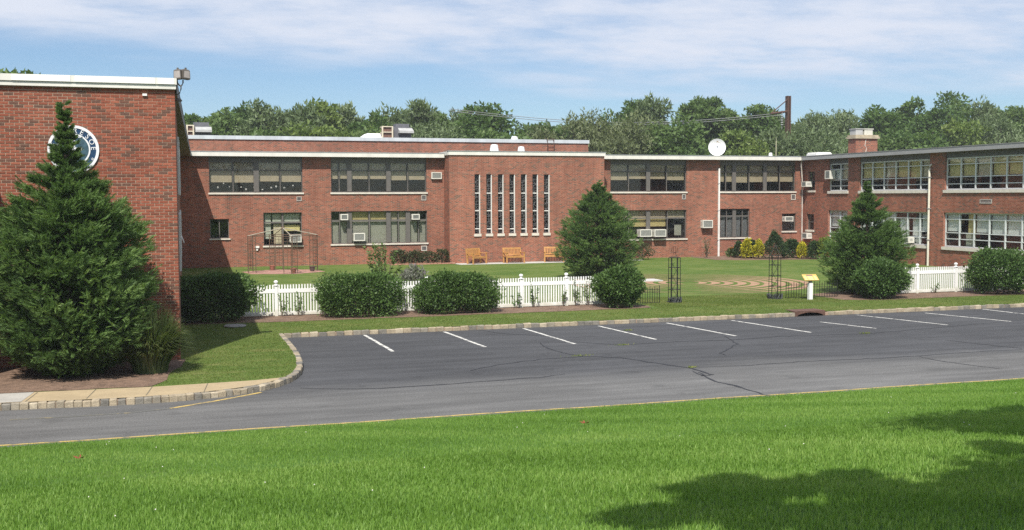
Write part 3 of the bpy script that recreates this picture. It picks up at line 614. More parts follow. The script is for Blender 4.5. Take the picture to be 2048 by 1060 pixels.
for (k, a, b, mul, z0, z1), op in zip(WIN, wops):
    u0, u1 = op[0], op[1]; vb = [(WY(m, 420), .075) for m in mul]; us = sorted([u0] + [u for u, w in vb] + [u1]); bl = []
    if k[1] == '0':
        make_window(wing, wingP, u0, u1, z0, z1, [], [((z0 + z1) / 2, .05)], bronze, glass_d, .14, [(u0 + .1, u0 + .4, z0 + .1, z1 - .3, blind_w)], sill=.13); continue
    if k[0] == 'u':
        zh = WZ(1890, 316); hb = [(WZ(1890, 329.3), .045), (WZ(1890, 354), .045), (WZ(1890, 368), .045)]; wingP.bx('eave_shade_header', mat('eave_shade_header', (.11, .115, .11), .6), wing, u0, u1, zh, z1 - .002, -.20, -.08); z1 = zh - .002  # window header in dark grey: the eave shadow is put into its colour
        for i in range(len(us) - 1):
            if k == 'u1' and i == 1: bl.append((us[i] + .05, us[i + 1] - .04, WZ(1890, 352), WZ(1890, 329), blind_w)); continue
            bl.append((us[i] + .04, us[i + 1] - .04, WZ(1890, 352 + random.uniform(-1, 1)), zh, blind_y if i % 3 else blind_tan))
    else:
        hb = [(WZ(1890, 438), .045), (WZ(1890, 465), .045), (WZ(1890, 477.3), .045)]
        for i in range(len(us) - 1):
            n = len(us) - 1
            if k == 'l3' and i == n - 2:
                bl.append((us[i] + .05, us[i] + .62, WZ(1890, 465), z1 - .05, blind_y)); bl.append((us[i] + .05, us[i] + .8, z0 + .05, WZ(1890, 466), blind_gr)); continue
            if k == 'l2' and i in (1, 2): bl.append((us[i] + .04, us[i + 1] - .3, z0 + .1, WZ(1890, 440), blind_w)); continue
            bl.append((us[i] + .04, us[i + 1] - .04, WZ(1890, 463 + random.uniform(-2, 2)), z1 - .05, blind_w))
    make_window(wing, wingP, u0, u1, z0, z1, vb, hb, alu, glass_c, .12, bl, sill=.17, edge=.07)
vent(wing, wingP, WY(1984, 402), WY(1960, 402), WZ(1970, 407), WZ(1970, 398.5), vd, mat('pale_louvre', (.34, .31, .28), .7))
u = WY(1861, 420); d = MB(); d.tube([wingP.p(u, .1, .12), wingP.p(u, WZ(1861, 338), .12), wingP.p(u, WZ(1861, 332), .09), wingP.p(u, WZ(1861, 329), -.02)], .062, 10); d = d.build('downspout', mat('cream_pipe', (.70, .67, .56), .5), wing)
for z in (1.6, 3.4, 5.2): wingP.bx('strap', galv, d, u - .08, u + .08, z, z + .05, .01, .19)
# chimney
XCh = 50.; c0 = onX(1696, 300, XCh)
yc1 = onX(1711.5, 290, XCh).y; xw = onY(1755, 290, yc1).x; yc0 = onX(1696.5, 290, XCh).y; zt = onX(1711, 277, XCh).z
ch = MB(); ch.box((XCh, yc1, ZR - .1), (xw, yc0, zt)); ch = ch.build('chimney', brickwall, wing)
cap = MB(); cap.box((XCh - .12, yc1 - .12, zt), (xw + .12, yc0 + .12, zt + .16)); cap.box((XCh - .05, yc1 - .05, zt + .16), (xw + .05, yc0 + .05, zt + .28)); cap.build('cap', mat('cap_stone', (.40, .34, .24), .9, .2), ch)
for (a, b, m) in ((.12, .44, duct_m), (.52, .9, mat('flue_cream', (.58, .57, .50), .6))):
    f = MB(); L = xw - XCh; f.box((XCh + L * a, yc1 + .35, zt + .28), (XCh + L * b, yc1 + 1.1, zt + .72)); f.box((XCh + L * a - .05, yc1 + .3, zt + .72), (XCh + L * b + .05, yc1 + 1.15, zt + .78)); f.build('flue', m, ch)
mo = MB(); mo.tube([(XCh + .9, yc1 - .012, ZR + .1), (XCh + .85, yc1 - .012, ZR + .5), (XCh + .95, yc1 - .012, ZR + .9), (XCh + .8, yc1 - .012, ZR + 1.1), (XCh + .88, yc1 - .012, zt - .05)], .022, 5); mo.build('mortar_repair', sill_m, ch)

# rear block
rear = thing('auditorium_building', 'taller flat roofed red brick block rising behind the classroom roof', 'building')
RX1 = onY(1176.5, 290, YR).x; RZ, RZB = onY(760, 275, YR).z, onY(760, 282.2, YR).z
m_ = MB(); m_.quad((-2, YR, 0), (RX1, YR, 0), (RX1, YR, RZB), (-2, YR, RZB)); m_.quad((RX1, YR, 0), (RX1, YR + 12, 0), (RX1, YR + 12, RZB), (RX1, YR, RZB)); m_.build('wall', brickwall, rear)
m_ = MB(); m_.box((-2, YR - .08, RZB), (RX1 + .06, YR + .1, RZ)); m_.box((RX1 - .06, YR + .101, RZB), (RX1 + .059, YR + 12, RZ - .002)); m_.build('fascia', mat('zinc_fascia', (.50, .53, .55), .5, .15, 1., streak=True), rear)
m_ = MB(); m_.box((-2, YR + .11, RZB), (RX1 - .07, YR + 12, RZ - .06)); m_.build('roof', roof_m, rear)
la = MB(); a = onY(1095, 290, YR - .35).x; b = onY(1108, 290, YR - .35).x
for u in (a, b): la.tube([(u, YR - .35, 6.2), (u, YR - .35, RZ + .05), (u, YR + .3, RZ + .1)], .03, 5)
for k in range(8): la.tube([(a, YR - .35, 6.4 + k * .3), (b, YR - .35, 6.4 + k * .3)], .02, 4)
la.build('roof_ladder', rust, rear)

# ---------------------------------------------------------------- gym block at the left, bricks built one by one
gym = thing('gym_building', 'near left brick block with white roof edge, round seal and large conifer before it', 'building')
GX = .40; PX = -4.5
gz0, gz1 = 6.885, 7.155
w = MB(); w.quad((PX, YL, -.1), (GX - .004, YL, -.1), (GX - .004, YL, gz0), (PX, YL, gz0))
bwall = w.build('front_wall', mortar, gym)
w = MB(); w.quad((GX, YL - .006, -.1), (1.10, YF, -.1), (1.10, YF, gz0 - .2), (GX, YL - .006, gz0 - .02)); w.quad((PX, YL, -.1), (PX, YL - 2.7, -.1), (PX, YL - 2.7, gz0), (PX, YL, gz0)); w.quad((PX, YL - 2.7, -.1), (-14, YL - 2.7, -.1), (-14, YL - 2.7, gz0), (PX, YL - 2.7, gz0)); w.build('side_wall', brickwall, gym)
BW, BH, PW, PH = .2055, .0605, .217, .072
def brick_mesh(wd, seed):
    r = random.Random(seed); bm = bmesh.new(); bmesh.ops.create_cube(bm, size=1.)
    for v in bm.verts: v.co = Vector((v.co.x * (wd + r.uniform(-.002, .002)), v.co.y * .05, v.co.z * (BH + r.uniform(-.0015, .0015))))
    front = [e for e in bm.edges if all(v.co.y < 0 for v in e.verts)]; bmesh.ops.bevel(bm, geom=front, offset=.004, segments=1, affect='EDGES')
    me = bpy.data.meshes.new('brick'); bm.to_mesh(me); bm.free(); me.materials.append(brickm); return me
FULL = [brick_mesh(BW, k) for k in range(4)]; HALF = brick_mesh(BW / 2 - .004, 9)
rows = int((gz0 - .0) / PH); vv, ff = [], []; nb = 0
for r in range(rows):
    z = gz0 - .012 - PH * (r + .5); x = GX; first = True
    while x > PX:
        half = first and r % 2; wd = BW / 2 - .004 if half else BW; c = x - wd / 2; yy = YL + .017 + random.uniform(-.0022, .0022)
        if r < 31 and c > -1.72 and nb < 300:
            o = bpy.data.objects.new('brick', HALF if half else random.choice(FULL)); o.location = (c, yy, z); o.rotation_euler = (0, random.uniform(-.006, .006), 0); link(o, bwall); nb += 1
        else:
            hw, hh, i, t = wd / 2, BH / 2, len(vv), .004; y0, y1 = yy - .025, yy + .02
            j = lambda: random.uniform(-.0012, .0012)
            vv += [(c - hw + t, y0, z - hh + t + j()), (c + hw - t, y0, z - hh + t + j()), (c + hw - t, y0, z + hh - t + j()), (c - hw + t, y0, z + hh - t + j()), (c - hw, y1, z - hh), (c + hw, y1, z - hh), (c + hw, y1, z + hh), (c - hw, y1, z + hh)]
            ff += [(i, i + 1, i + 2, i + 3), (i + 4, i + 5, i + 1, i), (i + 5, i + 6, i + 2, i + 1), (i + 6, i + 7, i + 3, i + 2), (i + 7, i + 4, i, i + 3)]
        x -= wd + (PW - BW); first = False
me = bpy.data.meshes.new('brick_courses'); me.from_pydata(vv, [], ff); me.materials.append(brickm); tag(link(bpy.data.objects.new('brick_courses', me), bwall), kind='stuff')
f = MB(); f.box((-14, YL - .10, gz0), (GX + .03, YL + .05, gz0 + .105)); f.box((PX - .2, YL - .13, gz0 + .112), (GX + .05, YL + .05, gz1)); f.build('fascia', white_fascia, gym)
f = MB()
for a, b in ((-2.0, -3.3), (-.05, -1.9), (.40, .0)): f.box((a, YL - .139, gz0 + .116), (b, YL - .131, gz1 - .004))
f.build('fascia_panel', mat('bright_white_panel', (.80, .79, .75), .5, .05), gym)
f = MB(); f.quad((GX + .05, YL - .13, gz1), (1.72, 65.9, 6.90), (-3, 65.9, 6.90), (-14, 40, gz1), (-14, YL - .13, gz1)); f.build('roof', roof_m, gym)
f = MB(); f.quad((GX + .05, YL + .06, gz0 - .10), (1.72, 65.9, 6.62), (1.72, 65.9, 6.88), (GX + .05, YL + .06, gz1 - .02)); f.build('side_fascia', mat('dark_side_trim', (.17, .165, .17), .6), gym)
f = MB(); f.quad((GX - .01, YL + .06, gz0 - .10), (GX + .05, YL + .06, gz0 - .10), (1.72, 65.9, 6.62), (1.0, 65.9, 6.62)); f.build('soffit', soffit_m, gym)
ang = math.atan2(.70, YF - YL)
for (y0, y1, z0, z1) in ((36, 40, 4.3, 6.1), (36, 40, 1.9, 3.7), (44, 48, 4.3, 6.1), (44, 48, 1.9, 3.7)):
    xm = GX + math.tan(ang) * ((y0 + y1) / 2 - YL); wn_ = bx('window', alu, gym, (xm - .02, y0, z0), (xm + .06, y1, z1), -ang)
    for k in range(4): yk = y0 + (y1 - y0) * (k + .5) / 4; xk = GX + math.tan(ang) * (yk - YL)
sash = MB(); sash.quad((.62, 40.0, 3.0), (.76, 40.0, 2.6), (.80, 42, 2.6), (.66, 42, 3.0)); sash.build('open_sash', alu, gym)
bx('sensor', whitep, gym, (onY(285, 190, YL).x, YL - .06, onY(288, 192, YL).z), (onY(294, 190, YL).x, YL - .002, onY(288, 187.5, YL).z))

# round seal on the gym wall
sc = onY(147, 299, YL - .02); seal = thing('wall_seal', 'round blue and white school seal mounted on the left brick wall', 'emblem', loc=(sc.x, YL - .008, sc.z))
navy = mat('navy_enamel', (.018, .05, .11), .35, .2, 6.); seal_w = mat('seal_white', (.78, .79, .80), .4, .05, 6.)
def disc(name, r0, r1, d0, d1, m, seg=56):
    mb = MB()
    for k in range(seg):
        a, b = 2 * math.pi * k / seg, 2 * math.pi * (k + 1) / seg; P = lambda r, t, d: (r * math.cos(t), -d, r * math.sin(t))
        mb.quad(P(r0, a, d1), P(r1, a, d1), P(r1, b, d1), P(r0, b, d1)); mb.quad(P(r1, a, d0), P(r1, b, d0), P(r1, b, d1), P(r1, a, d1))
        if r0 > 0: mb.quad(P(r0, a, d0), P(r0, a, d1), P(r0, b, d1), P(r0, b, d0))
    return mb.build(name, m, seal)
R = .585
disc('back_plate', 0, R, .0, .022, navy); disc('rim', R * .89, R, .022, .040, seal_w); disc('inner_ring', R * .60, R * .66, .022, .036, seal_w); disc('centre', 0, R * .60, .022, .026, mat('teal_enamel', (.05, .10, .13), .4, .3, 8.))
def text_mesh(ch, size):
    cu = bpy.data.curves.new('t', 'FONT'); cu.body = ch; cu.size = size; cu.align_x = 'CENTER'; cu.align_y = 'CENTER'; cu.extrude = .003
    o = bpy.data.objects.new('t', cu); COL.objects.link(o); dg = bpy.context.evaluated_depsgraph_get(); me = bpy.data.meshes.new_from_object(o.evaluated_get(dg)); bpy.data.objects.remove(o); bpy.data.curves.remove(cu); return me
for deg, ch_ in ((-14, 'C'), (6, 'R'), (26, 'E'), (46, 'S'), (66, 'O'), (86, 'E'), (118, '*'), (-34, 'A'), (-56, 'S'), (-76, 'E'), (-94, 'S')):
    me = text_mesh(ch_, .17); me.materials.append(seal_w); o = bpy.data.objects.new('letter', me); t = math.radians(deg); rr_ = R * .775
    o.location = (rr_ * math.sin(t), -.028, rr_ * math.cos(t)); o.rotation_euler = Matrix.Rotation(t, 3, 'Y').to_4x4().to_euler(); o.rotation_euler = (Matrix.Rotation(t, 3, 'Y') @ Matrix.Rotation(math.pi / 2, 3, 'X')).to_euler(); link(o, seal)
sh = MB(); sh.box((-.19, -.036, -.02), (.19, -.027, .05)); sh.box((-.04, -.036, .06), (.04, -.027, .28)); sh.box((-.13, -.036, -.22), (-.05, -.027, -.05)); sh.box((.05, -.036, -.24), (.13, -.027, -.05)); sh.box((-.22, -.036, .29), (.22, -.027, .31)); sh.build('crest', seal_w, seal)

# twin floodlight and the little lamp below it
fl = thing('twin_floodlight', 'twin bronze floodlight on curved bracket at the gym roof corner', 'lamp')
b0 = onY(353, 190, 29.0); t0 = onY(362, 172, 29.0)
m_ = MB(); m_.tube([b0, onY(359, 187, 29.), onY(362, 178, 29.), t0], .018, 6); m_.tube([onY(354, 160, 29.), onY(355, 166, 29.), onY(359, 171, 29.), t0, onY(364, 170, 29.), onY(366, 166, 29.), onY(366, 160, 29.)], .02, 6); m_.build('bracket', mat('lamp_bronze', (.12, .105, .09), .4, .2, 9., metal=.5), fl)
for cx_, rz in ((356.5, .35), (370.5, -.45)):
    c = onY(cx_, 149, 29.); q = MB(); n = 14
    s_ = 1 if rz > 0 else -1
    for (z, hx, hy0, hy1) in ((.13, .06, -.02, .10), (.10, .085, -.07, .11), (-.10, .095, -.10, .06), (-.13, .085, -.09, .03)): q.v += [(-hx, hy0, z), (hx, hy0, z), (hx, hy1, z), (-hx, hy1, z)]
    for k in range(3): q.f += [(4 * k + j, 4 * k + (j + 1) % 4, 4 * k + 4 + (j + 1) % 4, 4 * k + 4 + j) for j in range(4)]
    q.f += [(0, 3, 2, 1), (12, 13, 14, 15)]; q.box((-.02, -.02, .131), (.02, .02, .17))
    o = q.build('lamp_head', mat('lamp_bronze_dull', (.11, .098, .085), .45, .15, 9.), fl); o.location = c; o.rotation_euler = (0, -.08 * s_, -rz)
    g = MB().quad((-.07, -.077, .08), (.07, -.077, .08), (.078, -.103, -.09), (-.078, -.103, -.09)).build('lens', mat('lamp_lens', (.30, .27, .25), .25, .1, 9.), o)
c = onY(357.5, 201, 29.); m_ = MB(); m_.lathe([(.02, .06), (.05, .05), (.085, 0), (.08, -.02)], (c.x, c.y, c.z), 12); m_.box((c.x - .12, c.y - .02, c.z + .02), (c.x, c.y + .02, c.z + .05)); tag(m_.build('eave_lamp', mat('lamp_bronze_dull', (.17, .15, .13), .45)), 'small dark eave lamp under the twin floodlight', 'lamp')

# ---------------------------------------------------------------- window air conditioners
def ac_unit(pl, u0, u1, z0, z1, dep, label, d0=0., grille=True, bracket=False):
    t = thing('air_conditioner', label, 'air conditioner', 'air conditioners on the school walls'); WORLD.append(t)
    m_ = MB(); e = .055
    pl.box(m_, u0, u1, z0, z1, d0, dep - .03)
    for b in ((u0, u0 + e, z0, z1), (u1 - e, u1, z0, z1), (u0 + e, u1 - e, z0, z0 + e), (u0 + e, u1 - e, z1 - e, z1)): pl.box(m_, *b, dep - .03, dep)
    m_.build('casing', ac_m, t); g = MB(); n = 9
    for k in range(n): a = u0 + e + (u1 - u0 - 2 * e) * k / n; b = (u1 - u0 - 2 * e) / n; pl.box(g, a + b * .15, a + b * .85, z0 + e, z1 - e, dep - .028, dep - .008)
    g.build('grille', ac_g, t)
    s = MB()
    for k in range(3): 
        zc = z0 + (z1 - z0) * (.35 + .15 * k); pl.box(s, u0 - .004, u0, zc, zc + .02, d0 + .12, dep - .1)
    s.build('side_louvre', ac_g, t)
    if bracket: 
        b_ = MB()
        for u in (u0 + .08, u1 - .08): b_.tube([pl.p(u, z0 - .02, dep - .1), pl.p(u, z0 - .35, 0.)], .015, 5)
        b_.build('bracket', galv, t)
    return t
WORLD = []
def A_(x0, x1, y0, y1): return (FX(x0, y1), FX(x1, y1), FZ((x0 + x1) / 2, y1), FZ((x0 + x1) / 2, y0))
ac_unit(mainP, *A_(579, 602, 468.5, 484.3), .30, 'white air conditioner low in the window behind the iron gazebo', -.1)
ac_unit(mainP, *A_(680, 695, 428, 440), .28, 'small air conditioner at the upper left of the wide ground floor window', -.1)
ac_unit(mainP, *A_(822.5, 837.5, 428, 439), .28, 'small air conditioner at the upper right of the wide ground floor window', -.1)
ac_unit(mainP, *A_(706, 728.5, 466, 481.5), .32, 'larger air conditioner at the bottom of the wide ground floor window', -.1)
ac_unit(mainP, *A_(862, 882.5, 344.5, 358), .16, 'air conditioner set in the upper brickwork left of the chapel bay', -.1)
ac_unit(mainP, *A_(1275, 1298, 458.6, 473), .45, 'left of the two paired air conditioners beside the middle conifer', -.1)
ac_unit(mainP, *A_(1303.6, 1326.6, 458.6, 473), .45, 'right of the two paired air conditioners beside the middle conifer', -.1)
ac_unit(mainP, *A_(1401, 1421, 440, 455.5), .34, 'air conditioner jutting from bare brick left of the white downspout', -.1)
ac_unit(mainP, *A_(1565.5, 1582, 432.7, 442.5), .30, 'air conditioner in the small single window near the wing corner', -.1)
def B_(x0, x1, y0, y1): return (WY(x1, y0), WY(x0, y0), WZ((x0 + x1) / 2, y1), WZ((x0 + x1) / 2, y0))
ac_unit(wingP, *B_(1613, 1622, 363, 373.5), .40, 'upper air conditioner on the wing by the inner corner', -.1)
ac_unit(wingP, *B_(1614, 1624, 465.6, 477), .42, 'lower air conditioner under the small window by the inner corner', -.1)
ac_unit(wingP, *B_(1658, 1668, 341, 358), .32, 'air conditioner hung in the upper two light window of the wing', -.1)
ac_unit(wingP, *B_(1815, 1826, 474, 485.5), .32, 'air conditioner low in the wing window right of the far conifer', -.1)

# ---------------------------------------------------------------- things on the roofs
def fan(px, ytop, ybot, w, Y, label, hood=False):
    c = onY(px, ybot, Y); h = onY(px, ytop, Y).z - c.z; r = w / 2 * Y / math.cos(YAW) / FOC * 1.0
    t = thing('roof_fan', label, 'roof fan', 'white exhaust fans on the flat roofs', loc=(c.x, Y, c.z - .05))
    MB().lathe([(r * 1.15, -.6), (r * 1.15, .10 * h), (r * 1.02, .12 * h)], (0, 0, 0), 24).build('curb', whitep, t, True)
    MB().lathe([(r * .98, .12 * h), (r * .95, .35 * h), (r * .80, .85 * h), (r * .72, 1.0 * h), (r * .3, 1.06 * h)], (0, 0, 0), 24).build('cowl', mat('fan_white', (.82, .82, .80), .4, .05), t, False)
    return t
fan(988.5, 288, 302, 18, YF + 2.2, 'leftmost mushroom roof fan above the chapel bay', True)
fan(1042.5, 292, 303, 15, YF + 2.2, 'right hand mushroom roof fan above the chapel bay')
fan(1029, 272, 279.5, 15, YR + 2.5, 'white roof fan on the taller rear roof')
fan(1541, 304.5, 313, 9, YF + 3, 'short round vent near the thin antenna')
def rooftop_unit(px0, px1, pxm, pxr, y0, y1, Y, label):
    t = thing('rooftop_unit', label, 'rooftop unit', 'air handlers on the rear roof'); WORLD.append(t)
    a, b, c, d = [onY(p, y1, Y).x for p in (px0, px1, pxm, pxr)]; z0, z1 = onY(px0, y1 + 3, Y).z, onY(px0, y0, Y).z; h = z1 - z0
    cream = mat('cream_frame', (.62, .55, .42), .6); m_ = MB()
    for u in (a, b - .08): m_.box((u, Y, z0), (u + .10, Y + .1, z1))
    for z in (z0, z0 + h * .5, z1 - .07): m_.box((a + .1, Y + .01, z), (b - .08, Y + .09, z + .07))
    for k in (.05, .5, .95): m_.box((a, Y + .101, z0 + h * k - .03), (a + .06, Y + .8, z0 + h * k + .03))
    m_.build('louvre_frame', cream, t)
    m_ = MB(); m_.box((a + .11, Y + .12, z0), (b - .09, Y + .9, z1 - .05)); m_.build('louvre_core', mat('rusty_louvre', (.16, .09, .07), .9, .3, 6.), t)
    m_ = MB(); m_.box((b + .03, Y + .25, z0), (d, Y + 1.6, z1 - .04)); m_.box((c - .1, Y + .5, z1 - .039), (d - .1, Y + 1.5, z1 + .22)); m_.build('cabinet', mat('dark_cabinet', (.13, .13, .145), .6, .15), t)
    m_ = MB(); m_.quad((c, Y + .20, z0 + h * .88), (d + .05, Y + .20, z0 + h * .88), (d + .05, Y - .45, z0 + h * .62), (c, Y - .45, z0 + h * .62)); m_.box((c, Y - .47, z0 + h * .46), (d + .05, Y - .44, z0 + h * .64)); m_.quad((c, Y + .2, z0 + h * .88), (c, Y - .45, z0 + h * .62), (c, Y - .45, z0 + h * .46), (c, Y + .2, z0 + h * .46)); m_.quad((d + .05, Y + .2, z0 + h * .88), (d + .05, Y + .2, z0 + h * .46), (d + .05, Y - .45, z0 + h * .46), (d + .05, Y - .45, z0 + h * .62)); m_.build('rain_hood', duct_m, t)
    return t
rooftop_unit(764, 786, 797, 824, 252, 275, YR + 1.5, 'rooftop air handler with cream louvre frame in the middle of the rear roof')
rooftop_unit(373, 388, 391, 422, 249.5, 274, YR + 1.5, 'rooftop air handler at the left end of the rear roof by the floodlight')
c = onY(755, 275, YR + 2); m_ = MB(); hx = 1.0
for i in range(1): m_.v += [(c.x - 1.3, YR + 2, c.z - .1), (c.x + 1.1, YR + 2, c.z - .1), (c.x + 1.1, YR + 4, c.z - .1), (c.x - 1.3, YR + 4, c.z - .1), (c.x - .7, YR + 2.3, c.z + .32), (c.x + 1.0, YR + 2.3, c.z + .32), (c.x + 1.0, YR + 3.7, c.z + .32), (c.x - .7, YR + 3.7, c.z + .32)]; m_.f += [(0, 1, 5, 4), (1, 2, 6, 5), (2, 3, 7, 6), (3, 0, 4, 7), (4, 5, 6, 7)]
tag(m_.build('skylight_hood', whitep), 'low white sloped hood beside the middle rooftop air handler', 'roof hood')
# dish
dc = onY(1432.5, 294.5, YF + 1.2); dr = 17.2 * (YF + 1.2) / math.cos(YAW) / FOC * 1.06
t = thing('satellite_dish', 'large round white satellite dish standing on the classroom roof', 'satellite dish', loc=(dc.x, YF + 1.2, ZR - .05))
m_ = MB(); seg = 40
for k in range(7):
    r0, r1 = dr * k / 7, dr * (k + 1) / 7; d = lambda r: .22 * (r / dr) ** 2 - .22
    for j in range(seg):
        a, b = 2 * math.pi * j / seg, 2 * math.pi * (j + 1) / seg; P = lambda r, q: (r * math.cos(q), -d(r) * -1 * -1, r * math.sin(q))
        if k == 0: m_.quad(P(0, a), P(r1, a), P(r1, b))
        else: m_.quad(P(r0, a), P(r1, a), P(r1, b), P(r0, b))
o = m_.build('reflector', mat('dish_white', (.85, .85, .84), .35, .03), t, True); o.location = (0, -.12, dc.z - ZR + .05); o.rotation_euler = (-.12, 0, -.42)
m_ = MB(); m_.tube([(0, .15, 0), (0, .15, dc.z - ZR)], .06, 8); m_.tube([(-.4, .5, 0), (0, .15, .6)], .03, 6); m_.tube([(.4, .5, 0), (0, .15, .6)], .03, 6); m_.build('mast', galv, t)
m_ = MB(); m_.tube([(0, -.16, dc.z - ZR + dr * .7), (0, -.55, dc.z - ZR + dr * .50)], .012, 5); m_.box((-.05, -.2, dc.z - ZR + dr * .66), (.05, -.13, dc.z - ZR + dr * .76)); m_.build('feed_arm', mat('feed_bronze', (.3, .22, .12), .5), t)
# antenna
a = onY(1552, 314, YF + 2.5); m_ = MB(); zt_ = onY(1552, 282, YF + 2.5).z; m_.tube([(a.x, YF + 2.5, ZR - .1), (a.x, YF + 2.5, zt_)], .025, 6); m_.tube([(a.x, YF + 2.5, zt_), (a.x, YF + 2.5, zt_ + .25)], .01, 5); tag(m_.build('whip_antenna', mat('antenna', (.50, .47, .32), .5)), 'thin pale whip antenna on the roof right of the dish', 'antenna')
# white box on the wing roof
a = onY(1631, 312, YF + 3.); b = onY(1664.5, 312, YF + 3.); h = onY(1640, 304.3, YF + 3.).z; bm = bmesh.new(); bmesh.ops.create_cube(bm, size=1.)
for v in bm.verts: v.co = Vector(((a.x + b.x) / 2 + v.co.x * (b.x - a.x) * (.92 if v.co.z > 0 else 1), YF + 3.6 + v.co.y * 1.4, (ZR - .1 + h) / 2 + v.co.z * (h - ZR + .1)))
bmesh.ops.bevel(bm, geom=bm.edges[:], offset=.08, segments=2, affect='EDGES'); me = bpy.data.meshes.new('roof_hood'); bm.to_mesh(me); bm.free(); me.materials.append(whitep); tag(link(bpy.data.objects.new('roof_hood', me)), 'white rounded box vent on the roof at the wing corner', 'roof hood')
# railway mast behind the trees
Ym = 108.; mt_ = thing('railway_mast', 'rust brown railway mast with braced bracket arm above the trees', 'mast'); WORLD.append(mt_)
a, b = onY(1575, 230, Ym), onY(1582, 230, Ym); zt_ = onY(1578, 191.5, Ym).z; m_ = MB(); m_.box((a.x, Ym, .0), (a.x + .12, Ym + .5, zt_)); m_.box((b.x - .12, Ym, .0), (b.x, Ym + .5, zt_)); m_.box((a.x + .12, Ym + .2, 0), (b.x - .12, Ym + .3, zt_)); m_.build('column', rust, mt_)
p0, p1, p2 = onY(1574, 223, Ym), onY(1541, 227.5, Ym), onY(1575, 199, Ym); m_ = MB(); m_.tube([p0, p1], .14, 6); m_.build('bracket_arm', rust, mt_); m_ = MB(); m_.tube([p1, p2], .06, 5); m_.build('brace', rust, mt_)
ins = MB(); q = onY(1564, 226, Ym)
for k in range(6): ins.lathe([(.10, 0), (.16, -.06), (.05, -.10)], (q.x, Ym, q.z - .25 * k), 8)
ins.tube([q, (q.x, q.y, q.z - 1.8)], .03, 5); ins.build('insulator', galv, mt_)
for k, (yy0, yy1) in enumerate(((221, 219), (225, 223))):
    m_ = MB(); A, B = onY(900, yy1 - 1, Ym), onY(1562, yy0 + 5, Ym); m_.tube([A.lerp(B, t / 12) - Vector((0, 0, 1.2 * math.sin(math.pi * t / 12))) for t in range(13)], .028, 4); tag(m_.build('overhead_wire', mat('wire', (.25, .25, .26), .5)), ('upper' if k == 0 else 'lower') + ' of two thin overhead wires running left from the railway mast', 'wire')

# ---------------------------------------------------------------- white picket fences
def fence(label, x0, x1, posts, Y):
    f = thing('picket_fence', label, 'fence', loc=(x0, Y, .13)); ht = 1.08
    for px_ in posts:
        p = bx('post', vinyl, f, (px_ - x0 - .055, -.055, -.1), (px_ - x0 + .055, .055, 1.05)); c = MB(); c.lathe([(.085, 1.05), (.085, 1.08), (.04, 1.095), (.035, 1.115), (.065, 1.14), (.078, 1.175), (.065, 1.21), (.03, 1.232)], (px_ - x0, 0, 0), 12).build('ball_cap', vinyl, f, True)
    edges = [x0] + sorted(posts) + [x1]
    for a, b in zip(edges, edges[1:]):
        if b - a < .2: continue
        a2, b2 = a - x0 + .056, b - x0 - .056
        bx('rail', vinyl, f, (a2, -.025, .80), (b2, .025, .93)); bx('rail', vinyl, f, (a2, -.025, .03), (b2, .025, .15))
        n = max(int(round((b2 - a2) / .098)), 1)
        for k in range(n):
            u = a2 + (b2 - a2) * (k + .5) / n; bx('picket', vinyl, f, (u - .024, -.013, .06), (u + .024, .013, ht + random.uniform(-.004, .004)))
    return f
fence('white vinyl picket fence between the clipped shrubs left of the gateway', 2.2, 16.2, [3.71 + 1.77 * k for k in range(8)], 38.3)
fence('white vinyl picket fence section at the right beyond the gateway', 27.9, 36.5, [28.0, 29.87, 31.8, 33.7, 35.6], 38.3)

